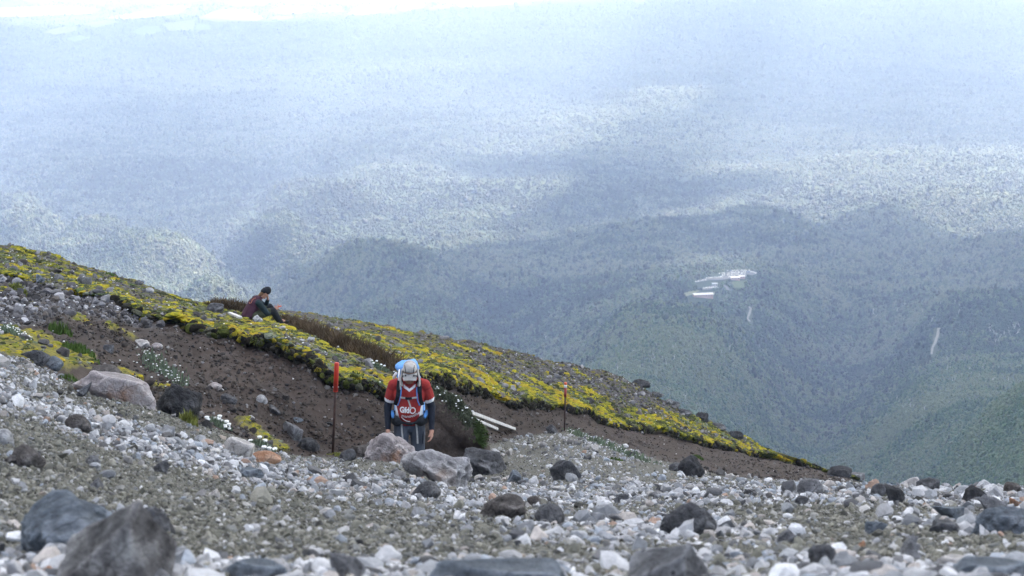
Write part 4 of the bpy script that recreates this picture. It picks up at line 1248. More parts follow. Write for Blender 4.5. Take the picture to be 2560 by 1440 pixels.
def mound_plant(name, seedpts, hgt, leaf, label, nbl, flowers, up=(0, 0, 1), spread=0.25):
    root = bpy.data.objects.new(name, None); COL.objects.link(root)
    root.location = seedpts[0]
    root["label"], root["category"] = label, "plant"
    V_, F_, tips = [], [], []
    for _ in range(nbl):
        s = random.random() * (len(seedpts) - 1)
        i = min(int(s), len(seedpts) - 2)
        b = seedpts[i].lerp(seedpts[i + 1], s - i) + Vector((random.gauss(0, spread * .35), random.gauss(0, spread), 0.8))
        h_ = mbvh.ray_cast(b, Vector((0, 0, -1)))[0]
        if h_ is None:
            continue
        h_ = h_ - root.location
        d_ = (Vector(up) + Vector((random.gauss(0, .5), random.gauss(0, .5), random.gauss(0, .4)))).normalized() * hgt * random.uniform(.5, 1.2)
        w_ = Vector((random.uniform(-1, 1), random.uniform(-1, 1), random.uniform(-.4, .4))).normalized() * 0.012
        k0 = len(V_)
        V_ += [tuple(h_ - w_), tuple(h_ + w_), tuple(h_ + d_ * .6 + w_), tuple(h_ + d_ * .6 - w_), tuple(h_ + d_)]
        F_ += [(k0, k0 + 1, k0 + 2, k0 + 3), (k0 + 3, k0 + 2, k0 + 4)]
        tips.append(h_ + d_)
    new_obj("foliage", mesh_np("foliage", V_, F_), leaf, root)
    if flowers:
        fv, ff = [], []
        for tp in random.sample(tips, flowers):
            dot_flower(fv, ff, tp, random.uniform(0.010, 0.02))
        fo = new_obj("flower_heads", mesh_np("flower_heads", fv, ff), WHITE, root)
        fo["kind"] = "stuff"
MATLEAF = simple_mat("dull_mat_leaves", (0.085, 0.095, 0.060), 0.9, 0.15, 0.5, 10)
DROOP = simple_mat("dark_drooping_leaves", (0.040, 0.062, 0.018), 0.85, 0.2, 0.5, 14)
mound_plant("grey_daisy_mat", [pA, pB, pC], 0.050, MATLEAF, "grey-green daisy mat covering the earth mound behind the hiker", 2400, 26, spread=0.085)
mound_plant("drooping_shrub", [pC.lerp(pD, 0.5), pD, pD + Vector((.05, 0, -.05))], 0.08, DROOP, "small dark green plant drooping over the end of the earth mound", 800, 0, up=(0.7, -0.3, -0.35), spread=0.12)

# ------------------------------------------------------------------ marker poles
def tube_mesh(name, p0, p1, r0, r1=None, seg=14, cap_dome=False):
    p0, p1 = Vector(p0), Vector(p1)
    r1 = r0 if r1 is None else r1
    ax = (p1 - p0).normalized()
    u = ax.orthogonal().normalized(); w = ax.cross(u)
    V_, F_ = [], []
    rings = [(p0, r0), (p1, r1)]
    if cap_dome:
        rings += [(p1 + ax * r1 * 0.35, r1 * 0.85), (p1 + ax * r1 * 0.55, r1 * 0.45)]
    for c_, r_ in rings:
        for k in range(seg):
            a = 2 * math.pi * k / seg
            V_.append(tuple(c_ + (u * math.cos(a) + w * math.sin(a)) * r_))
    for i in range(len(rings) - 1):
        for k in range(seg):
            k2 = (k + 1) % seg
            F_.append((i * seg + k, i * seg + k2, (i + 1) * seg + k2, (i + 1) * seg + k))
    F_.append(tuple(reversed(range(seg))))
    F_.append(tuple(range((len(rings) - 1) * seg, len(rings) * seg)))
    me = mesh_np(name, V_, F_)
    me.polygons.foreach_set("use_smooth", np.array([len(p.vertices) == 4 for p in me.polygons]))
    return me

def path_tube(name, pts, r, seg=6):
    V_, F_ = [], []
    pts = [Vector(p) for p in pts]
    for i, p in enumerate(pts):
        ax = (pts[min(i + 1, len(pts) - 1)] - pts[max(i - 1, 0)]).normalized()
        u = ax.orthogonal().normalized(); w = ax.cross(u)
        for k in range(seg):
            a = 2 * math.pi * k / seg
            V_.append(tuple(p + (u * math.cos(a) + w * math.sin(a)) * r))
    for i in range(len(pts) - 1):
        for k in range(seg):
            k2 = (k + 1) % seg
            F_.append((i * seg + k, i * seg + k2, (i + 1) * seg + k2, (i + 1) * seg + k))
    F_.append(tuple(reversed(range(seg)))); F_.append(tuple(range((len(pts) - 1) * seg, len(pts) * seg)))
    return mesh_np(name, V_, F_, smooth=True)

RUSTY = simple_mat("rusted_steel", (0.060, 0.034, 0.028), 0.75, 0.35, 0.45, 40, 0.3)
SLEEVE = simple_mat("red_plastic_sleeve", (0.50, 0.040, 0.022), 0.5, 0.4, 0.10, 8)
SLEEVE2 = simple_mat("faded_red_sleeve", (0.30, 0.050, 0.045), 0.6, 0.35, 0.14, 10)
ORANGE = simple_mat("orange_cap", (0.60, 0.10, 0.03), 0.5, 0.4, 0.1, 10)
WHITEP = simple_mat("white_band", (0.75, 0.75, 0.75), 0.5, 0.4, 0.06, 10)
STEEL = simple_mat("bolt_steel", (0.5, 0.5, 0.5), 0.35, 0.6, 0.1, 10)

def pole(name, base_px, top_px, rpost, sleeves, label, sunk=0.15):
    b = hit_down(*base_px)[0]
    Y = b.y
    tp = at(top_px[0], top_px[1], Y)
    root = bpy.data.objects.new(name, None); COL.objects.link(root)
    root.location = b
    root["label"], root["category"], root["group"] = label, "marker pole", "trail marker poles"
    ax = tp - b
    new_obj("post", tube_mesh("post", -ax.normalized() * sunk, ax * 0.97, rpost), RUSTY, root)
    for nm, f0, f1, r_, m, dome in sleeves:
        new_obj(nm, tube_mesh(nm, ax * f0, ax * f1, r_, None, 18, dome), m, root)
    return root, ax
rt, ax = pole("marker_pole", (832, 1132), (842, 907), 0.018, [("sleeve", 0.690, 0.992, 0.0325, SLEEVE, True)], "tall rusty pole with a long bright red sleeve left of the standing hiker")
for s in (-1, 1):
    new_obj("bolt", tube_mesh("bolt", ax * 0.735 + Vector((s * 0.030, -0.008, 0)), ax * 0.735 + Vector((s * 0.042, -0.010, 0)), 0.008), STEEL, rt)
new_obj("rim", tube_mesh("rim", ax * 0.683, ax * 0.692, 0.0335), SLEEVE, rt)
pole("marker_pole", (1411, 1078), (1414, 956), 0.020, [("sleeve", 0.70, 0.895, 0.034, SLEEVE2, False), ("white_band", 0.895, 0.955, 0.037, WHITEP, False), ("orange_cap", 0.955, 0.988, 0.036, ORANGE, True)], "slim rusty pole with white band and orange tip on the far stony hump")

# ------------------------------------------------------------------ white planks
PLANK = simple_mat("white_weathered_wood", (0.50, 0.485, 0.465), 0.75, 0.25, 0.22, 7)
def plank(p0, p1, w, th, label):
    a, b = hit_down(*p0)[0], hit_down(*p1)[0]
    a = a + Vector((0, 0, th * 0.5 + 0.03)); b = b + Vector((0, 0, th * 0.5 + 0.02))
    ax = b - a
    bm = bmesh.new()
    bmesh.ops.create_cube(bm, size=1.0)
    bmesh.ops.scale(bm, vec=(ax.length, w, th), verts=bm.verts)
    bmesh.ops.bevel(bm, geom=bm.edges[:], offset=0.006, segments=1, affect='EDGES')
    me = bpy.data.meshes.new("plank"); bm.to_mesh(me); bm.free()
    o = new_obj("plank", me, PLANK, label=label, cat="plank", group="white planks lying on the slope")
    o.location = (a + b) / 2
    o.rotation_euler = ax.to_track_quat('X', 'Z').to_euler()
    return o
plank((1150, 1030), (1284, 1078), 0.10, 0.065, "longer of two white planks lying behind the earth mound")
plank((1150, 1042), (1240, 1078), 0.10, 0.06, "shorter of two white planks lying behind the earth mound")
plank((574, 788), (601, 799), 0.08, 0.05, "short white plank end beside the seated person")

# ------------------------------------------------------------------ people
SKIN = simple_mat("skin", (0.36, 0.19, 0.135), 0.6, 0.35, 0.12, 14)
EYE = simple_mat("eye_dark", (0.02, 0.018, 0.016), 0.3, 0.5, 0.1, 10)
def cloth(name, c_, rough=0.85, fold=9.0, spec=0.2):
    t = NT(name)
    a, b = t.noise(fold, 4, 0.55), t.noise(160, 2)
    t.bump(t.math('ADD', a, t.math('MULTIPLY', b, 0.06)), 0.55, 0.03)
    return t.fin(t.ramp(a, [(0.3, tuple(x * 0.78 for x in c_)), (0.7, tuple(min(1, x * 1.15) for x in c_))]), rough, spec)
C_RED, C_DRED = cloth("red_jersey", (0.29, 0.030, 0.027)), cloth("dark_red_panel", (0.20, 0.020, 0.022))
C_WHITE = cloth("white_fabric", (0.72, 0.72, 0.74))
C_BLACK, C_NAVY = cloth("black_fabric", (0.016, 0.018, 0.022)), cloth("navy_sleeve_fabric", (0.014, 0.018, 0.028))
C_SLATE = cloth("slate_trousers", (0.070, 0.082, 0.105), fold=6)
C_BLUE, C_LBLUE = cloth("blue_pack_fabric", (0.075, 0.235, 0.56), fold=7), cloth("light_blue_pack_fabric", (0.15, 0.33, 0.66), fold=7)
C_KHAKI = cloth("stone_cap_fabric", (0.40, 0.375, 0.35), fold=12)
C_WEB = cloth("grey_webbing", (0.42, 0.42, 0.41), fold=20)
C_MAROON = cloth("maroon_vest_fabric", (0.060, 0.024, 0.038), fold=8)
C_GREEN = cloth("dark_green_sleeve", (0.018, 0.032, 0.036), fold=10)
C_OLIVE = cloth("olive_trouser_fabric", (0.055, 0.060, 0.035), fold=10)
C_BOOT = cloth("dark_boot_leather", (0.03, 0.025, 0.022), fold=20)

def finger_parts(base, direction, side, palm_n, L=0.075, r=0.0085, curl=0.5):
    """Two curled segments of one finger."""
    d, pn = Vector(direction).normalized(), Vector(palm_n).normalized()
    b = Vector(base)
    m = b + (d * math.cos(curl * 0.6) + pn * math.sin(curl * 0.6)) * L * 0.52
    e = m + (d * math.cos(curl * 1.6) + pn * math.sin(curl * 1.6)) * L * 0.48
    return [(b, r, m, r * 0.95), (m, r * 0.95, e, r * 0.8)]
def hand_parts(wrist, direction, palm_n, thumb_side, scale=1.0, curl=0.55):
    d, pn, ts = Vector(direction).normalized(), Vector(palm_n).normalized(), Vector(thumb_side).normalized()
    w = Vector(wrist)
    k = scale
    out = [(w, 0.027 * k, w + d * 0.03 * k, (0.030 * k,) * 3), (w + d * 0.03 * k + ts * 0.018 * k, 0.021 * k, w + d * 0.085 * k + ts * 0.026 * k, 0.017 * k), (w + d * 0.03 * k - ts * 0.016 * k, 0.020 * k, w + d * 0.082 * k - ts * 0.026 * k, 0.016 * k)]
    for i, (o, ln) in enumerate(((0.033, 0.070), (0.012, 0.078), (-0.010, 0.073), (-0.031, 0.058))):
        out += finger_parts(w + d * 0.088 * k + ts * o * k, d + ts * o * 1.5, ts, pn, ln * k, 0.0092 * k, curl)
    tb = w + d * 0.028 * k + ts * 0.030 * k
    t1 = tb + (d * 0.55 + ts * 0.75 + pn * 0.25).normalized() * 0.034 * k
    t2 = t1 + (d * 0.9 + ts * 0.2 + pn * 0.45).normalized() * 0.030 * k
    return out + [(tb, 0.015 * k, t1, 0.0115 * k), (t1, 0.0115 * k, t2, 0.009 * k)]

def loft(name, rings, closed_ends=True, seg=None):
    """rings: list of lists of points (equal length)."""
    n = len(rings[0])
    V_ = [tuple(p) for r_ in rings for p in r_]
    F_ = []
    for i in range(len(rings) - 1):
        for k in range(n):
            k2 = (k + 1) % n
            F_.append((i * n + k, i * n + k2, (i + 1) * n + k2, (i + 1) * n + k))
    if closed_ends:
        F_.append(tuple(reversed(range(n)))); F_.append(tuple(range((len(rings) - 1) * n, len(rings) * n)))
    return mesh_np(name, V_, F_, smooth=True)

def strap_on(name, bv, pts, width, thick, lift, frm, mat, parent, toward=(0, 1, 0), n=18):
    """A flat strap laid on a surface: pts are (x, z) way points, the surface is found along `toward` from side `frm`."""
    xs = np.interp(np.linspace(0, 1, n), np.linspace(0, 1, len(pts)), [p[0] for p in pts])
    zs = np.interp(np.linspace(0, 1, n), np.linspace(0, 1, len(pts)), [p[1] for p in pts])
    ys = np.interp(np.linspace(0, 1, n), np.linspace(0, 1, len(pts)), [p[2] if len(p) > 2 else 0 for p in pts])
    xs, zs = gsm(xs, 1.2), gsm(zs, 0.6)
    C_ = []
    for x, y, z in zip(xs, ys, zs):
        h_ = bv.ray_cast(Vector((x, frm, z)), Vector(toward))
        yy = h_[0].y if h_[0] is not None else None
        C_.append([x, yy, z])
    good = [c_ for c_ in C_ if c_[1] is not None]
    last = good[0][1] if good else 0
    for c_ in C_:
        if c_[1] is None:
            c_[1] = last
        last = c_[1]
    yv = gsm(np.array([c_[1] for c_ in C_]), 1.0)
    rings = []
    for i in range(n):
        p = Vector((C_[i][0], yv[i], C_[i][2]))
        a, b = max(i - 1, 0), min(i + 1, n - 1)
        tg = Vector((C_[b][0] - C_[a][0], yv[b] - yv[a], C_[b][2] - C_[a][2])).normalized()
        nrm = Vector((0, -1, 0)); nrm = (nrm - tg * nrm.dot(tg)).normalized()
        sd_ = tg.cross(nrm).normalized()
        o_ = p + nrm * lift
        rings.append([o_ - sd_ * width / 2, o_ + sd_ * width / 2, o_ + sd_ * width / 2 + nrm * thick, o_ - sd_ * width / 2 + nrm * thick])
    me = loft(name, rings)
    me.polygons.foreach_set("use_smooth", np.zeros(len(me.polygons), bool))
    return new_obj(name, me, mat, parent)

def text_on(name, body, x, z, size, bv, mat, parent, arc=0.0, shear=0.0, bold=0.0, xscale=1.0, frm=-2.0):
    cu = bpy.data.curves.new(name, 'FONT')
    cu.body, cu.size, cu.align_x, cu.align_y = body, size, 'CENTER', 'CENTER'
    cu.offset, cu.shear, cu.resolution_u = bold, shear, 3
    o = bpy.data.objects.new(name, cu); COL.objects.link(o)
    dg = bpy.context.evaluated_depsgraph_get()
    me = bpy.data.meshes.new_from_object(o.evaluated_get(dg))
    bpy.data.objects.remove(o); bpy.data.curves.remove(cu)
    bm = bmesh.new(); bm.from_mesh(me)
    bmesh.ops.triangulate(bm, faces=bm.faces[:])
    for v in bm.verts:
        X, Z = v.co.x * xscale, v.co.y
        Z += arc * X * X * 8 + X * arc * 0.9
        h_ = bv.ray_cast(Vector((x + X, frm, z + Z)), Vector((0, 1, 0)))
        yy = h_[0].y - 0.004 if h_[0] is not None else -0.2
        v.co = (x + X, yy, z + Z)
    bm.to_mesh(me); bm.free()
    return new_obj(name, me, mat, parent)

# --- the standing hiker (local: +X picture right, -Y towards the viewer, Z up; feet at the origin)
hk = bpy.data.objects.new("person", None); COL.objects.link(hk)
HP = at(1026, 1236, 23.2)
hk.location = HP
hk.scale = (0.945, 1, 1)
hk["label"], hk["category"] = "person in red jersey and pale cap walking uphill with head bowed and arms down", "person"
hk["group"] = "hikers on the slope"
SH, EL, WR = [(-0.200, 0.03, 1.395), (0.200, 0.03, 1.395)], [(-0.282, 0.05, 1.115), (0.285, 0.05, 1.115)], [(-0.272, -0.09, 0.885), (0.290, -0.09, 0.880)]
HIP, KN, AN = [(-0.10, 0.02, 0.93), (0.10, 0.02, 0.93)], [(-0.115, -0.08, 0.52), (0.11, 0.0, 0.50)], [(-0.11, -0.02, 0.09), (0.11, 0.10, 0.09)]
HC = Vector((0.022, -0.120, 1.598))
fdir = Vector((0.02, -0.86, -0.51))                # where the bowed face looks
hup = Vector((0.0, -0.51, 0.86)).normalized()
parts = [((0, 0.03, 0.95), (0.165, 0.115, 0.10), (0, 0.01, 1.12), (0.155, 0.125, 0.10)), ((0, 0.01, 1.12), (0.155, 0.125, 0.10), (0, 0.0, 1.32), (0.185, 0.120, 0.10)),
         ((0, 0.0, 1.32), (0.185, 0.12, 0.10), (0, 0.02, 1.42), (0.13, 0.085, 0.05)), ((0, 0.02, 1.42), 0.062, HC + hup * -0.08, 0.055),
         (HC - hup * 0.055 + fdir * 0.015, (0.062, 0.075, 0.065), HC + hup * 0.035 - fdir * 0.012, (0.078, 0.092, 0.085)),
         (HC + fdir * 0.085 - hup * 0.005, 0.013, HC + fdir * 0.105 - hup * 0.035, 0.016), (HC + fdir * 0.06 - hup * 0.085, 0.030, HC + fdir * 0.045 - hup * 0.07, 0.038),
         (HC + fdir * 0.080 + Vector((-0.035, 0, 0)) + hup * 0.018, 0.012, HC + fdir * 0.080 + Vector((0.035, 0, 0)) + hup * 0.018, 0.012),
         (HC + fdir * 0.082 + Vector((-0.018, 0, 0)) - hup * 0.062, 0.008, HC + fdir * 0.082 + Vector((0.018, 0, 0)) - hup * 0.062, 0.008)]
for s, i in ((-1, 0), (1, 1)):
    parts += [((s * 0.09, 0.02, 1.42), 0.06, SH[i], 0.060), (SH[i], 0.062, EL[i], 0.044), (EL[i], 0.044, WR[i], 0.030)]
    parts += [(HIP[i], 0.095, KN[i], 0.062), (KN[i], 0.062, AN[i], 0.042), (AN[i], 0.045, (AN[i][0], AN[i][1] - 0.15, 0.03), (0.045, 0.05, 0.03))]
    parts += [(HC + Vector((s * 0.076, 0, 0)) - fdir * 0.01, (0.012, 0.022, 0.03), HC + Vector((s * 0.08, 0, 0.01)) - fdir * 0.01, (0.01, 0.02, 0.025))]
    wd = (Vector(WR[i]) - Vector(EL[i])).normalized()
    parts += hand_parts(Vector(WR[i]) + wd * 0.01, wd + Vector((0, -0.1, -0.1)), Vector((-s * 0.8, 0.25, 0)), Vector((-s * 0.25, -0.95, 0)), 1.05, 0.6)
new_obj("body", hull_blob(parts, 0.0065, 2), SKIN, hk)
for s in (-1, 1):
    new_obj("eye", tube_mesh("eye", HC + fdir * 0.080 + Vector((s * 0.031, 0, 0)) - hup * 0.004, HC + fdir * 0.088 + Vector((s * 0.031, 0, 0)) - hup * 0.004, 0.010), EYE, hk)
# jersey
sp = [((0, 0.03, 0.93), (0.185, 0.135, 0.05), (0, -0.015, 1.10), (0.185, 0.155, 0.09)), ((0, -0.015, 1.10), (0.185, 0.155, 0.09), (0, -0.005, 1.32), (0.205, 0.14, 0.10)), ((0, -0.005, 1.32), (0.205, 0.14, 0.10), (0, 0.03, 1.44), (0.12, 0.095, 0.05))]
for s, i in ((-1, 0), (1, 1)):
    a_, b_ = Vector(SH[i]), Vector(EL[i])
    sp += [((s * 0.09, 0.03, 1.425), 0.075, a_, 0.078), (a_, 0.080, a_.lerp(b_, 0.60), 0.074)]
jm = hull_blob(sp, 0.009, 3)
co = mesh_co(jm)
jm.vertices.foreach_set("co", (co + 0.006 * np.stack([fbm(co, 0.16, 2, 1), fbm(co, 0.16, 2, 2), 0 * co[:, 0]], -1)).astype(np.float32).reshape(-1)); jm.update()
for m in (C_RED, C_WHITE, C_DRED):
    jm.materials.append(m)
cen = np.array([p.center[:] for p in jm.polygons])
mi = np.zeros(len(cen), np.int32)
for s, i in ((-1, 0), (1, 1)):
    a_, b_ = np.array(SH[i]), np.array(EL[i])
    tt = ((cen - a_) @ (b_ - a_)) / ((b_ - a_) @ (b_ - a_))
    arm = (s * cen[:, 0] > 0.20) & (tt > 0.60) & (cen[:, 2] > 1.14)
    mi[arm] = 1
    mi[(s * cen[:, 0] > 0.20) & (np.abs(tt - 0.12) < 0.03)] = 2
vneck = (np.abs(cen[:, 0] - 0.01) < 0.075) & (cen[:, 1] < -0.02) & (np.abs(cen[:, 2] - (1.375 + 0.60 * np.abs(cen[:, 0] - 0.01))) < 0.016)
mi[vneck] = 1
side = (np.abs(cen[:, 0]) > 0.125 + (cen[:, 2] - 1.02) * 0.22) & (np.abs(cen[:, 0]) < 0.215) & (cen[:, 2] > 1.0) & (cen[:, 2] < 1.19)
mi[side] = 1
jm.polygons.foreach_set("material_index", mi)
jersey = new_obj("jersey", jm, None, hk)
jb = BVHTree.FromPolygons([v.co[:] for v in jm.vertices], [tuple(p.vertices) for p in jm.polygons])
text_on("lettering", "Gfd", -0.052, 1.135, 0.098, jb, WHITEP, jersey, bold=0.004, xscale=0.86)
rg = [(0.052 + 0.034 * math.cos(a), 1.130 + 0.036 * math.sin(a)) for a in np.linspace(0, 2 * math.pi, 22)]
strap_on("logo_ring", jb, rg, 0.012, 0.002, 0.003, -2.0, WHITEP, jersey, n=40)
text_on("lettering", "manoucher", 0.035, 1.060, 0.056, jb, WHITEP, jersey, arc=0.20, bold=0.0006)
strap_on("logo_swoosh", jb, [(-0.10, 1.045), (-0.07, 1.012), (-0.03, 0.990), (0.02, 0.984)], 0.007, 0.002, 0.003, -2.0, WHITEP, jersey)
# arm sleeves, trousers, boots
for s, i in ((-1, 0), (1, 1)):
    a_, b_, w_ = Vector(SH[i]), Vector(EL[i]), Vector(WR[i])
    m = hull_blob([(a_.lerp(b_, 0.45), 0.062, b_, 0.054), (b_, 0.054, w_, 0.037)], 0.007, 2)
    new_obj("arm_sleeve", m, C_NAVY, hk)
tp_ = [((0, 0.03, 0.93), (0.175, 0.128, 0.06), (0, 0.03, 0.86), (0.175, 0.12, 0.06))]
for i in (0, 1):
    tp_ += [(HIP[i], 0.108, KN[i], 0.088), (KN[i], 0.088, (AN[i][0], AN[i][1], 0.14), 0.072)]
tm_ = hull_blob(tp_, 0.010, 2)
new_obj("trousers", tm_, C_SLATE, hk)
for s, i in ((-1, 0), (1, 1)):
    a_ = AN[i]
    new_obj("boot", hull_blob([((a_[0], a_[1], 0.13), 0.055, (a_[0], a_[1] + 0.02, 0.045), (0.05, 0.06, 0.045)), ((a_[0], a_[1], 0.05), (0.05, 0.06, 0.045), (a_[0], a_[1] - 0.17, 0.035), (0.05, 0.06, 0.035))], 0.009, 2), C_BOOT, hk)
    new_obj("trouser_pocket", hull_blob([((s * 0.185, 0.0, 0.80), (0.02, 0.07, 0.05), (s * 0.175, -0.01, 0.70), (0.02, 0.07, 0.05))], 0.012, 2), C_SLATE, hk)
# cap: crown, brim, neck flaps, cords
fu = hup; fr_ = (fdir - fu * fdir.dot(fu)).normalized(); sx_ = Vector((1, 0, 0))
cr = hull_blob([(HC + fu * 0.068 + fr_ * 0.010, (0.097, 0.096, 0.040), HC + fu * 0.100 - fr_ * 0.005, (0.082, 0.088, 0.050)), (HC + fu * 0.04 - fr_ * 0.045, (0.095, 0.060, 0.08), HC + fu * 0.05 - fr_ * 0.06, (0.090, 0.06, 0.08))], 0.008, 3)
crown = new_obj("cap", cr, C_KHAKI, hk)
cb = BVHTree.FromPolygons([v.co[:] for v in cr.vertices], [tuple(p.vertices) for p in cr.polygons])
rings = []
for tt in np.linspace(0, 1, 8):
    top_, bot_ = [], []
    for a in np.linspace(-1, 1, 13):
        w_ = 0.092 - 0.012 * tt ** 3
        p = HC + fu * (0.052 - 0.030 * tt - 0.022 * abs(a) ** 2) + fr_ * (0.075 + 0.075 * tt * (1 - 0.22 * abs(a) ** 2.5) - 0.05 * abs(a) ** 2 * (1 - tt)) + sx_ * (a * w_)
        top_.append(p + fu * 0.003); bot_.append(p - fu * 0.003)
    rings.append(top_ + bot_[::-1])
bm_ = loft("cap_brim", rings)
new_obj("brim", bm_, C_KHAKI, crown)
for s in (-1, 1):
    new_obj("neck_flap", hull_blob([(HC + sx_ * s * 0.098 + fu * 0.01 - fr_ * 0.01, (0.014, 0.05, 0.04), HC + Vector((s * 0.118, 0.01, -0.10)), (0.016, 0.055, 0.05)), (HC + Vector((s * 0.118, 0.01, -0.10)), (0.016, 0.055, 0.05), HC + Vector((s * 0.112, 0.0, -0.155)), (0.022, 0.045, 0.02))], 0.007, 2), C_KHAKI, crown)
    pts_ = []
    for tt in np.linspace(0, 1, 12):
        q_ = HC + sx_ * s * (0.072 - 0.022 * tt) + fu * 0.4 * (1 - tt) + fr_ * 0.4 * (0.15 + 0.85 * tt) + fu * 0.03
        h_ = cb.ray_cast(q_, (HC + sx_ * s * (0.072 - 0.022 * tt) * 0.8 + fu * 0.05 - q_).normalized())[0]
        if h_ is not None:
            pts_.append(h_ + (q_ - h_).normalized() * 0.004)
    if len(pts_) > 3:
        new_obj("cord", path_tube("cord", pts_, 0.005), C_BLACK, crown)
    e0 = HC + sx_ * s * 0.050 + fu * 0.056 + fr_ * 0.100
    new_obj("cord", path_tube("cord", [e0, HC + sx_ * s * 0.088 + fu * 0.035 + fr_ * 0.085, HC + sx_ * s * 0.108 + fr_ * 0.06 - fu * 0.03, HC + sx_ * s * 0.095 + fr_ * 0.065 - fu * 0.09, HC + sx_ * s * 0.05 + fr_ * 0.07 - fu * 0.125], 0.0065), C_BLACK, crown)
    new_obj("toggle", tube_mesh("toggle", e0 - fr_ * 0.006, e0 + fr_ * 0.008, 0.007), C_BLACK, crown)

# --- his backpack (worn, a thing of its own)
bp = bpy.data.objects.new("backpack", None); COL.objects.link(bp)
bp.location = HP
bp.scale = (0.945, 1, 1)
bp["label"], bp["category"] = "large blue trekking backpack worn by the hiker in the red jersey", "backpack"
pk = hull_blob([((-0.01, 0.27, 0.98), (0.15, 0.11, 0.10), (-0.02, 0.29, 1.42), (0.165, 0.125, 0.10))], 0.014, 2)
new_obj("main_bag", pk, C_BLUE, bp)
lid = hull_blob([((-0.115, 0.25, 1.56), (0.075, 0.13, 0.06), (0.035, 0.25, 1.60), (0.07, 0.13, 0.055)), ((-0.03, 0.27, 1.46), (0.145, 0.12, 0.06), (-0.02, 0.27, 1.56), (0.14, 0.12, 0.07))], 0.012, 3)
co = mesh_co(lid)
lid.vertices.foreach_set("co", (co + 0.022 * np.stack([fbm(co, 0.09, 3, 1), fbm(co, 0.09, 3, 2), fbm(co, 0.09, 3, 3)], -1)).astype(np.float32).reshape(-1)); lid.update()
new_obj("lid", lid, C_LBLUE, bp)
for s in (-1, 1):
    new_obj("side_pocket", hull_blob([((s * 0.155 - 0.01, 0.27, 1.0), (0.05, 0.09, 0.06), (s * 0.15 - 0.01, 0.28, 1.2), (0.045, 0.085, 0.06))], 0.012, 2), C_LBLUE, bp)
    new_obj("compression_strap", path_tube("compression_strap", [(s * 0.15 - 0.02, 0.14, 1.52), (s * 0.185 - 0.02, 0.17, 1.46), (s * 0.19 - 0.015, 0.2, 1.40)], 0.016), C_WHITE if s < 0 else C_BLACK, bp)
# shoulder straps over the jersey
for s in (-1, 1):
    st = strap_on("shoulder_strap", jb, [(s * 0.125 + 0.005, 1.475), (s * 0.135 + 0.005, 1.40), (s * 0.135 + 0.005, 1.32), (s * 0.150, 1.24), (s * 0.172, 1.18)], 0.058, 0.014, 0.004, -2.0, C_BLACK, bp)
    strap_on("strap_edge", jb, [(s * 0.098 + 0.005, 1.40), (s * 0.103 + 0.005, 1.32), (s * 0.118, 1.24), (s * 0.142, 1.185)], 0.013, 0.016, 0.004, -2.0, C_BLUE, st)
    new_obj("load_strap", path_tube("load_strap", [(s * 0.128, 0.13, 1.56), (s * 0.130, 0.03, 1.545), (s * 0.128, -0.045, 1.48)], 0.011), C_WHITE if s < 0 else C_BLACK, bp)
    strap_on("loose_webbing", jb, [(s * 0.11, 1.47), (s * 0.108, 1.43), (s * 0.100, 1.37)], 0.016, 0.004, 0.02, -2.0, C_WEB, bp) if s < 0 else None
stp = strap_on("sternum_strap", jb, [(-0.11, 1.292), (0.0, 1.286), (0.11, 1.292)], 0.020, 0.006, 0.012, -2.0, C_WEB, bp)
strap_on("buckle", jb, [(-0.045, 1.288), (0.0, 1.285), (0.05, 1.288)], 0.030, 0.012, 0.014, -2.0, C_BLACK, stp, n=6)
strap_on("loose_webbing", jb, [(-0.012, 1.283), (0.005, 1.24), (0.022, 1.19), (0.035, 1.155)], 0.019, 0.004, 0.006, -2.0, C_WEB, bp)
# hip belt
rings = []
for a in np.linspace(-0.62, 0.62, 25) * math.pi:
    rx_, ry_ = 0.205, 0.175
    c_ = Vector((rx_ * math.sin(a), -0.005 - ry_ * math.cos(a), 0.972 + 0.03 * (abs(a) / 2)))
    o_ = Vector((math.sin(a), -math.cos(a), 0))
    fat = float(np.interp(abs(a), [0.45, 0.75, 1.5], [0.0, 1.0, 1.0]))
    hh, tk = 0.013 + 0.052 * fat, 0.004 + 0.026 * fat
    rings.append([c_ + Vector((0, 0, -hh)), c_ + o_ * tk + Vector((0, 0, -hh * .8)), c_ + o_ * tk + Vector((0, 0, hh * .8)), c_ + Vector((0, 0, hh)), c_ - o_ * 0.01 + Vector((0, 0, hh)), c_ - o_ * 0.01 + Vector((0, 0, -hh))])
hb = new_obj("hip_belt", loft("hip_belt", rings), C_BLACK, bp)
for s in (-1, 1):
    new_obj("belt_pad", hull_blob([((s * 0.205, -0.075, 1.035), (0.022, 0.06, 0.028), (s * 0.222, 0.03, 1.045), (0.022, 0.06, 0.035))], 0.008, 2), C_BLUE, hb)
new_obj("buckle", hull_blob([((-0.01, -0.188, 0.972), (0.03, 0.012, 0.02), (0.035, -0.188, 0.972), (0.03, 0.012, 0.02))], 0.006, 1), C_BLACK, hb)
tb_ = BVHTree.FromPolygons([v.co[:] for v in list(jm.vertices) + list(tm_.vertices)], [tuple(p.vertices) for p in jm.polygons] + [tuple(i + len(jm.vertices) for i in p.vertices) for p in tm_.polygons])
strap_on("loose_webbing", tb_, [(-0.098, 0.985), (-0.096, 0.90), (-0.085, 0.80), (-0.078, 0.69)], 0.021, 0.004, 0.014, -2.0, C_WEB, bp)
strap_on("loose_webbing", tb_, [(0.082, 0.985), (0.098, 0.90), (0.105, 0.80), (0.108, 0.69)], 0.021, 0.004, 0.014, -2.0, C_WEB, bp)

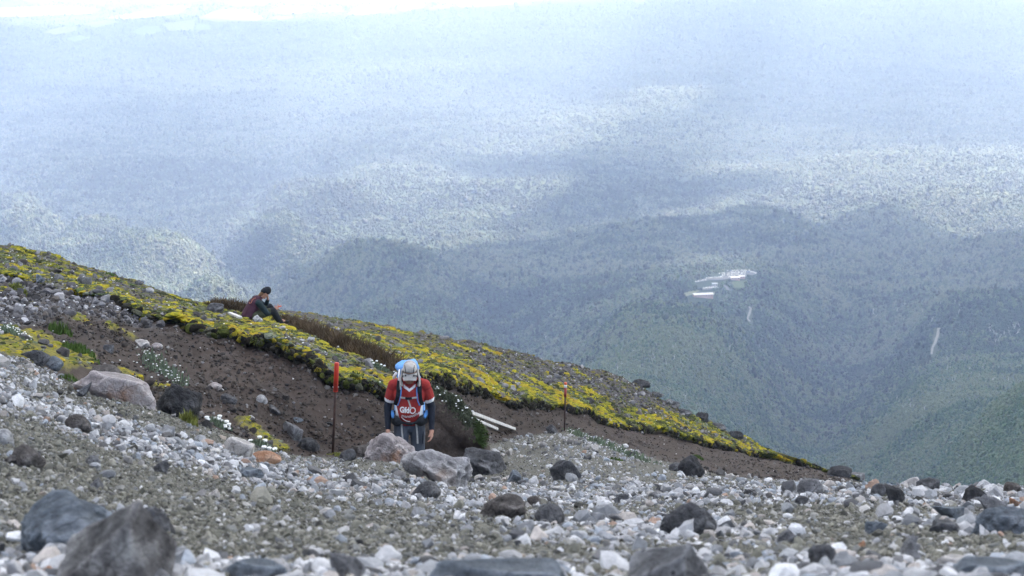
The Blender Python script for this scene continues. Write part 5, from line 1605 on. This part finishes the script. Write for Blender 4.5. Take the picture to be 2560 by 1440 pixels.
# --- the seated person on the moss (local: +X downhill right, +Y away)
ps = bpy.data.objects.new("person", None); COL.objects.link(ps)
SPt = hit_down(630, 800)[0] + Vector((0, 0, 0.03))
ps.location = SPt
SC = (SPt.y * CP - SPt.z * SP) / FPX * 105.0     # keeps the picture's size at this distance
SC = min(max(SC, 0.85), 1.15)
ps.scale = (SC * 1.06,) * 3
ps.rotation_euler = (0, 0, R(24))
ps["label"], ps["category"], ps["group"] = "person in maroon vest and black beanie sitting bent over on the moss", "person", "hikers on the slope"
q = Vector
PEL, CH, NK, HD = q((-0.05, 0.02, 0.10)), q((0.09, 0.03, 0.36)), q((0.225, 0.03, 0.47)), q((0.325, 0.0, 0.555))
hf = q((0.70, -0.12, -0.71)).normalized(); hu = q((0.70, -0.05, 0.71)).normalized()
S1, S2 = q((0.12, -0.17, 0.40)), q((0.16, 0.22, 0.40))
E1, E2 = q((0.30, -0.20, 0.13)), q((0.38, 0.20, 0.20))
W1, W2 = q((0.50, -0.10, 0.19)), q((0.40, 0.06, 0.38))
H1, H2 = q((0.04, -0.11, 0.09)), q((0.04, 0.13, 0.09))
K1, K2 = q((0.45, -0.15, 0.17)), q((0.46, 0.16, 0.19))
A1, A2 = q((0.64, -0.16, -0.16)), q((0.68, 0.15, -0.14))
parts = [(PEL, (0.15, 0.17, 0.11), q((0.0, 0.02, 0.22)), (0.125, 0.155, 0.10)), (q((0.0, 0.02, 0.22)), (0.125, 0.155, 0.10), CH, (0.12, 0.17, 0.10)), (CH, (0.12, 0.17, 0.10), q((0.15, 0.03, 0.45)), (0.07, 0.12, 0.06)), (NK - q((.03, 0, .03)), 0.055, HD - hu * 0.06, 0.052),
         (HD - hu * 0.05 + hf * 0.01, (0.068, 0.062, 0.068), HD + hu * 0.035 - hf * 0.01, (0.09, 0.078, 0.088)), (HD + hf * 0.088, 0.012, HD + hf * 0.106 - hu * 0.032, 0.015), (HD + hf * 0.06 - hu * 0.085, 0.03, HD + hf * 0.045 - hu * 0.07, 0.036),
         (HD + q((0, -0.076, 0)) - hu * 0.01, (0.022, 0.012, 0.03), HD + q((-0.01, -0.08, 0.01)), (0.02, 0.01, 0.025))]
for S_, E_, W_, H_, K_, A_ in ((S1, E1, W1, H1, K1, A1), (S2, E2, W2, H2, K2, A2)):
    parts += [(CH.lerp(S_, 0.6), 0.065, S_, 0.06), (S_, 0.06, E_, 0.045), (E_, 0.045, W_, 0.030), (H_, 0.095, K_, 0.065), (K_, 0.065, A_, 0.045), (A_, 0.045, A_ + q((0.15, 0, -0.06)), (0.05, 0.045, 0.03))]
parts += hand_parts(W1, q((0.85, 0.25, 0.25)), q((-0.2, 0.5, 0.6)), q((-0.2, 0.4, 0.85)), 1.0, 0.75)
parts += hand_parts(W2, q((-0.15, -0.35, 0.9)), q((-0.9, 0.1, 0.2)), q((0.1, -0.9, 0.2)), 1.0, 0.7)
new_obj("body", hull_blob(parts, 0.0075, 2), SKIN, ps)
vest = hull_blob([(PEL + q((-.01, 0, 0)), (0.175, 0.20, 0.12), q((0.0, 0.02, 0.22)), (0.155, 0.185, 0.11)), (q((0.0, 0.02, 0.22)), (0.155, 0.185, 0.11), CH, (0.145, 0.195, 0.11)), (CH, (0.145, 0.195, 0.11), q((0.15, 0.03, 0.455)), (0.095, 0.145, 0.065)), (q((0.15, 0.03, 0.455)), (0.09, 0.10, 0.06), NK, (0.075, 0.075, 0.04))], 0.009, 3)
vo = new_obj("vest", vest, C_MAROON, ps)
vb = BVHTree.FromPolygons([v.co[:] for v in vest.vertices], [tuple(p.vertices) for p in vest.polygons])
PIPE = simple_mat("orange_piping", (0.45, 0.17, 0.09), 0.7, 0.3, 0.1)
def on_vest(pts2):
    out = []
    for x, z in pts2:
        h_ = vb.ray_cast(q((x - 0.9, -1.5, z)), q((0.9, 1.5, 0)).normalized())[0]
        if h_ is not None:
            out.append(h_ + q((-0.002, -0.004, 0)))
    return out
pp = on_vest([(0.115, 0.485), (0.08, 0.475), (0.05, 0.455), (0.03, 0.435), (0.025, 0.41), (0.015, 0.39), (-0.01, 0.375), (-0.035, 0.372), (-0.045, 0.385)])
if len(pp) > 2:
    new_obj("piping", path_tube("piping", pp, 0.007), PIPE, vo)
for S_, E_, W_ in ((S1, E1, W1), (S2, E2, W2)):
    new_obj("sleeve", hull_blob([(S_ + q((-.01, 0, 0)), 0.078, E_, 0.062), (E_, 0.062, W_.lerp(E_, 0.06), 0.042)], 0.009, 2), C_GREEN, ps)
tt_ = [(PEL, (0.14, 0.17, 0.10), q((0.02, 0.02, 0.08)), (0.14, 0.17, 0.09))]
for H_, K_, A_ in ((H1, K1, A1), (H2, K2, A2)):
    tt_ += [(H_, 0.108, K_, 0.085), (K_, 0.085, A_, 0.066)]
tmm = hull_blob(tt_, 0.010, 2)
tmm.materials.append(C_BLACK); tmm.materials.append(C_OLIVE)
tmm.polygons.foreach_set("material_index", np.array([1 if (p.center.x < 0.38 and p.center.z > 0.02) else 0 for p in tmm.polygons], np.int32))
new_obj("trousers", tmm, None, ps)
for A_ in (A1, A2):
    new_obj("boot", hull_blob([(A_ + q((0, 0, .03)), 0.056, A_ + q((0.02, 0, -0.05)), (0.06, 0.05, 0.04)), (A_ + q((0.02, 0, -0.05)), (0.06, 0.05, 0.04), A_ + q((0.18, 0, -0.065)), (0.06, 0.055, 0.046))], 0.01, 2), C_BOOT, ps)
bn = hull_blob([(HD + hu * 0.055 - hf * 0.005, (0.108, 0.098, 0.075), HD + hu * 0.10 - hf * 0.02, (0.085, 0.08, 0.07)), (HD + hu * 0.02 - hf * 0.055, (0.075, 0.09, 0.06), HD + hu * 0.06 - hf * 0.04, (0.085, 0.095, 0.07))], 0.008, 3)
bno = new_obj("beanie", bn, C_BLACK, ps)
HAIR = simple_mat("light_brown_hair", (0.16, 0.085, 0.045), 0.7, 0.3, 0.4, 60)
new_obj("hair", hull_blob([(HD - hu * 0.03 - hf * 0.055, (0.045, 0.075, 0.045), NK + q((-0.02, 0, 0.03)), (0.05, 0.05, 0.03))], 0.008, 2), HAIR, ps)
snack = new_obj("snack", hull_blob([((0, 0, 0), (0.03, 0.02, 0.018), (0.05, 0.01, 0.005), (0.02, 0.018, 0.014))], 0.006, 1), simple_mat("red_snack", (0.55, 0.10, 0.06), 0.5, 0.4, 0.2, 30), label="small reddish snack held in the seated person's fingers", cat="snack")
snack.location = SPt + SC * 1.06 * (Matrix.Rotation(R(24), 3, 'Z') @ (W1 + q((0.115, 0.035, 0.045))))

# ------------------------------------------------------------------ far below: lodge, car park, road, fields, dead trees
def patch(name, poly, mat, lift, kind='structure'):
    bm = bmesh.new()
    vs_ = []
    for x, y in poly:
        l = vhit(x, y)
        if l is None:
            continue
        vs_.append(bm.verts.new((l.x, l.y, l.z + lift)))
    f = bm.faces.new(vs_)
    if f.normal.z < 0:
        f.normal_flip()
    bmesh.ops.triangulate(bm, faces=bm.faces[:])
    me = bpy.data.meshes.new(name); bm.to_mesh(me); bm.free()
    return new_obj(name, me, mat, kind=kind)
def ribbon(name, line, wpx, mat, lift):
    V_, F_ = [], []
    n = 24
    s_ = np.linspace(0, 1, len(line))
    for i, s in enumerate(np.linspace(0, 1, n)):
        x, y = np.interp(s, s_, [p[0] for p in line]), np.interp(s, s_, [p[1] for p in line])
        w = np.interp(s, s_, [p[2] for p in line])
        for k in (-1, 1):
            l = vhit(x + k * w / 2, y)
            V_.append((l.x, l.y, l.z + lift))
    F_ = [(2 * i, 2 * i + 1, 2 * i + 3, 2 * i + 2) for i in range(n - 1)]
    return new_obj(name, mesh_np(name, V_, F_), mat, kind='structure')
ASPH = simple_mat("asphalt", (0.13, 0.13, 0.14), 0.9, 0.2, 0.2, 0.3)
TRACK = simple_mat("pale_gravel_road", (0.21, 0.205, 0.20), 0.9, 0.2, 0.2, 0.2)
LAWN = simple_mat("mown_grass", (0.075, 0.10, 0.045), 0.9, 0.2, 0.25, 0.15)
LAWN2 = simple_mat("pale_rough_grass", (0.15, 0.16, 0.09), 0.9, 0.2, 0.3, 0.1)
patch("car_park", [(1796, 694), (1812, 684), (1826, 679), (1858, 676), (1880, 678), (1893, 683), (1890, 687), (1862, 692), (1830, 697), (1805, 701), (1772, 702), (1740, 708), (1738, 704), (1765, 697)], ASPH, 1.0)
patch("car_park", [(1752, 722), (1780, 716), (1782, 708), (1793, 708), (1795, 718), (1798, 720), (1790, 724), (1756, 727)], ASPH, 1.0)
patch("lawn", [(1831, 706), (1858, 704), (1861, 720), (1836, 721), (1826, 714)], LAWN, 1.0)
patch("lawn", [(1706, 738), (1718, 731), (1745, 727), (1750, 729), (1728, 739), (1712, 742)], LAWN2, 1.0)
patch("lawn", [(1764, 735), (1790, 732), (1786, 738), (1766, 740)], LAWN2, 1.0)
ribbon("road", [(1873, 768, 4), (1877, 774, 6), (1873, 788, 6), (1869, 798, 5), (1875, 806, 5)], 5, TRACK, 1.2)
ribbon("road", [(2347, 822, 8), (2344, 840, 7), (2338, 858, 7), (2331, 872, 6), (2329, 888, 5)], 6, TRACK, 1.2)
ribbon("road", [(1808, 714, 8), (1816, 720, 9), (1820, 726, 8), (1836, 728, 6)], 6, ASPH, 1.2)
ribbon("track", [(1931, 900, 3), (1938, 908, 5), (1950, 921, 4)], 4, TRACK, 1.0)
FM = [simple_mat("field_pasture", (0.10, 0.135, 0.06), 0.95, 0.1, 0.12, 0.004), simple_mat("field_hay", (0.15, 0.155, 0.09), 0.95, 0.1, 0.12, 0.004), simple_mat("field_dry", (0.17, 0.15, 0.11), 0.95, 0.1, 0.12, 0.004)]
for i, p in enumerate(FIELDS):
    patch("field", p, FM[2] if i in (12, 13, 14, 18) else FM[i % 2], 3.0)

PINKW, ROOFP, ROOFG = simple_mat("pink_painted_wall", (0.46, 0.33, 0.33), 0.8, 0.2, 0.08, 0.6), simple_mat("pale_metal_roof", (0.62, 0.58, 0.60), 0.5, 0.4, 0.08, 0.6), simple_mat("grey_metal_roof", (0.40, 0.42, 0.46), 0.5, 0.4, 0.08, 0.6)
GLASS = simple_mat("dark_window_glass", (0.04, 0.05, 0.06), 0.15, 0.5, 0.1, 1)
FRAMEW = simple_mat("white_window_frame", (0.7, 0.7, 0.7), 0.6, 0.3, 0.05, 1)
def building(px, py, L, Dp, Hh, rise, rz, wall, roof, nwin, label):
    l = vhit(px, py)
    root = bpy.data.objects.new("lodge_building", None); COL.objects.link(root)
    root.location = l + Vector((0, Dp / 2, 0.6)); root.rotation_euler = (0, 0, R(rz))
    root["label"], root["category"], root["group"] = label, "building", "lodge buildings in the forest"
    w_ = new_obj("wall", box_mesh("wall", (-L / 2, -Dp / 2, -3), (L / 2, Dp / 2, Hh)), wall, root)
    o_ = 0.6
    V_ = [(-L / 2 - o_, -Dp / 2 - o_, Hh), (L / 2 + o_, -Dp / 2 - o_, Hh), (L / 2 + o_, Dp / 2 + o_, Hh), (-L / 2 - o_, Dp / 2 + o_, Hh), (-L / 2 - o_, 0, Hh + rise), (L / 2 + o_, 0, Hh + rise)]
    V_ = [(a, b, c_ + 0.02) for a, b, c_ in V_]
    new_obj("roof", mesh_np("roof", V_, [(0, 1, 5, 4), (2, 3, 4, 5), (1, 2, 5), (3, 0, 4), (3, 2, 1, 0)]), roof, root)
    for k in range(nwin):
        x = -L / 2 + (k + 0.5) * L / nwin
        wn_ = new_obj("window", box_mesh("window", (-0.8, -0.06, -0.65), (0.8, 0.02, 0.65)), FRAMEW, root)
        wn_.location = (x, -Dp / 2 - 0.02, Hh * 0.55)
        new_obj("pane", box_mesh("pane", (-0.68, -0.09, -0.53), (0.68, -0.062, 0.53)), GLASS, wn_)
    return root
building(1758, 745, 27, 9, 4.2, 1.6, 10, PINKW, ROOFP, 7, "long low pink-walled lodge at the lower end of the clearing")
building(1838, 701, 13, 8, 3.6, 1.2, 4, PINKW, ROOFP, 3, "short pink-fronted building under the crowded car park")
building(1855, 697, 8, 7, 3.0, 1.0, 8, PINKW, ROOFP, 2, "smallest pink-fronted building next to the crowded car park")
building(1787, 716, 7, 6, 3.2, 1.0, 6, simple_mat("grey_wall", (0.35, 0.36, 0.40), 0.8, 0.2, 0.1, 1), ROOFG, 2, "small grey hut behind the lower row of cars")

CARM = {n: simple_mat("car_paint_" + n, c_, 0.3, 0.5, 0.05, 1) for n, c_ in (("white", (0.78, 0.78, 0.78)), ("silver", (0.52, 0.53, 0.55)), ("blue", (0.10, 0.17, 0.36)), ("dark", (0.05, 0.05, 0.06)))}
TYRE = simple_mat("tyre_rubber", (0.02, 0.02, 0.02), 0.9, 0.1, 0.1, 1)
def car_mesh(pm):
    prof = [(-2.2, 0.35), (-2.2, 0.85), (-1.3, 0.98), (-0.75, 1.48), (0.9, 1.52), (1.7, 1.02), (2.15, 0.95), (2.2, 0.35)]
    V_, F_ = [], []
    for s in (-1, 1):
        for y, z in prof:
            V_.append((s * (0.86 if z < 1.2 else 0.68), y, z))
    n = len(prof)
    for k in range(n):
        k2 = (k + 1) % n
        F_.append((k, k2, n + k2, n + k))
    F_ += [tuple(range(n)), tuple(reversed(range(n, 2 * n)))]
    mats = [0, 0, 1, 0, 1, 0, 0, 0, 0, 0]
    for sx in (-0.80, 0.80):
        for sy in (-1.4, 1.35):
            k0 = len(V_)
            for w_ in (-0.1, 0.1):
                for a in range(8):
                    V_.append((sx + w_, sy + 0.33 * math.cos(a * .785), 0.33 + 0.33 * math.sin(a * .785)))
            for a in range(8):
                F_.append((k0 + a, k0 + (a + 1) % 8, k0 + 8 + (a + 1) % 8, k0 + 8 + a)); mats.append(2)
            F_ += [tuple(k0 + a for a in range(8)), tuple(k0 + 8 + a for a in reversed(range(8)))]; mats += [2, 2]
    me = mesh_np("parked_car", V_, F_)
    for m in (pm, GLASS, TYRE):
        me.materials.append(m)
    me.polygons.foreach_set("material_index", np.array(mats, np.int32))
    return me
carme = {k: car_mesh(m) for k, m in CARM.items()}
spots = []
for k in range(9):
    spots.append((1766 + k * 4.9, 697.5 - k * 0.35, "from the left in the middle row by the trees"))
for k in range(8):
    spots.append((1759 + k * 4.8, 722.5 - k * 0.3, "from the left in the lower row by the hut"))
for k in range(5):
    spots.append((1739 + k * 6.2, 706.5 - k * 1.1, "from the left along the clearing's lower lane"))
for r_, (x0, y0, x1, y1, n_) in enumerate([(1799, 686, 1830, 684, 7), (1818, 679, 1874, 678, 14), (1830, 684, 1878, 682, 11), (1806, 690, 1866, 687, 14), (1822, 694, 1852, 692, 7), (1882, 682, 1890, 685, 3)]):
    for k in range(n_):
        f_ = k / max(n_ - 1, 1)
        spots.append((x0 + (x1 - x0) * f_ + random.uniform(-1, 1), y0 + (y1 - y0) * f_ + random.uniform(-.4, .4), ("from the left in the car park's corner row", "from the left in the car park's back row", "from the left in the car park's second row", "from the left in the car park's third row", "from the left in the car park's front row", "from the left at the car park's far tip")[r_]))
rowc = {}
for x, y, wh in spots:
    cn = random.choices(["white", "silver", "blue", "dark"], [.62, .2, .09, .09])[0]
    l = vhit(x, y)
    rowc[wh] = rowc.get(wh, 0) + 1
    nth = ("first", "second", "third", "fourth", "fifth", "sixth", "seventh", "eighth", "ninth", "tenth", "eleventh", "twelfth", "thirteenth", "fourteenth")[rowc[wh] - 1]
    o = new_obj("parked_car", carme[cn], label=f"{cn} car, {nth} {wh}", cat="car", group="cars parked at the lodge")
    o.location = l + Vector((0, 0, 1.05)); o.rotation_euler = (0, 0, R(random.choice((0, 180)) + random.uniform(-22, 4)))

# bleached dead trees on the spurs
SNAG = simple_mat("bleached_wood", (0.38, 0.37, 0.365), 0.8, 0.2, 0.3, 1.5)
def snag_mesh(seed):
    r = random.Random(seed)
    V_, F_ = [], []
    def limb(p, d, L, r0, depth):
        n = 4
        pts, rad = [p], [r0]
        for k in range(n):
            d = (d + Vector((r.gauss(0, .16), r.gauss(0, .16), r.gauss(0.02, .1)))).normalized()
            pts.append(pts[-1] + d * L / n); rad.append(r0 * (1 - 0.8 * (k + 1) / n))
        k0 = len(V_)
        for q_, rr in zip(pts, rad):
            u = d.orthogonal().normalized(); w = d.cross(u)
            for a in range(5):
                V_.append(tuple(q_ + (u * math.cos(a * 1.2566) + w * math.sin(a * 1.2566)) * rr))
        for i in range(n):
            for a in range(5):
                F_.append((k0 + i * 5 + a, k0 + i * 5 + (a + 1) % 5, k0 + (i + 1) * 5 + (a + 1) % 5, k0 + (i + 1) * 5 + a))
        if depth:
            for k in range(r.randint(3, 5)):
                i = r.randint(1, n - 1)
                a = r.uniform(0, 6.28)
                limb(pts[i], (d * 0.6 + Vector((math.cos(a), math.sin(a), 0.25))).normalized(), L * r.uniform(.3, .55), rad[i] * 0.7, depth - 1)
    limb(Vector((0, 0, -0.3)), Vector((r.gauss(0, .15), 0, 1)).normalized(), 1.3, 0.055, 2)
    me = mesh_np("dead_tree", V_, F_)
    me.materials.append(SNAG)
    return me
snags = [snag_mesh(i) for i in range(8)]
for (x0, x1, y0, y1, n_, wh) in [(1600, 1900, 862, 925, 40, "on the rounded spur below the lodge"), (1520, 1700, 870, 930, 10, "on the flank of the rounded spur"), (1700, 1790, 985, 1060, 16, "low on the slope just beyond the stony ridge"), (1330, 1400, 845, 880, 5, "beside the small bright knoll behind the ridge"),
                                 (2180, 2420, 760, 810, 20, "on the wooded shoulder above the pale track"), (2470, 2560, 820, 860, 22, "in the bleached patch at the far right"), (2360, 2540, 900, 960, 22, "along the crest of the green hillside"), (2210, 2330, 1000, 1050, 12, "at the lower end of the green hillside crest"), (2280, 2540, 1000, 1150, 10, "standing alone on the green hillside")]:
    for k in range(n_):
        x, y = random.uniform(x0, x1), random.uniform(y0, y1)
        l = vhit(x, y)
        if l is None:
            continue
        hgt = random.lognormvariate(2.0, 0.4) / FPX * l.y * 1.03
        si = random.randrange(8)
        adj = ("short", "medium-sized", "tall")[min(2, int((hgt * FPX / l.y - 7) / 2.5))] + " " + ("forked", "straight", "crooked", "many-branched", "slender", "broken-topped", "wide-branched", "leaning")[si]
        o = new_obj("dead_tree", snags[si], label=adj + " bleached dead tree " + wh, cat="tree", group="bleached dead trees on the spurs")
        o.location = l + Vector((0, 0, 0.02 * hgt + np.interp(l.y, [900, 2500], [0.6, 3.0])))
        o.scale = (hgt * 1.1, hgt * 1.1, hgt); o.rotation_euler = (random.uniform(-.25, .25), random.uniform(-.25, .25), random.uniform(0, 6.28))
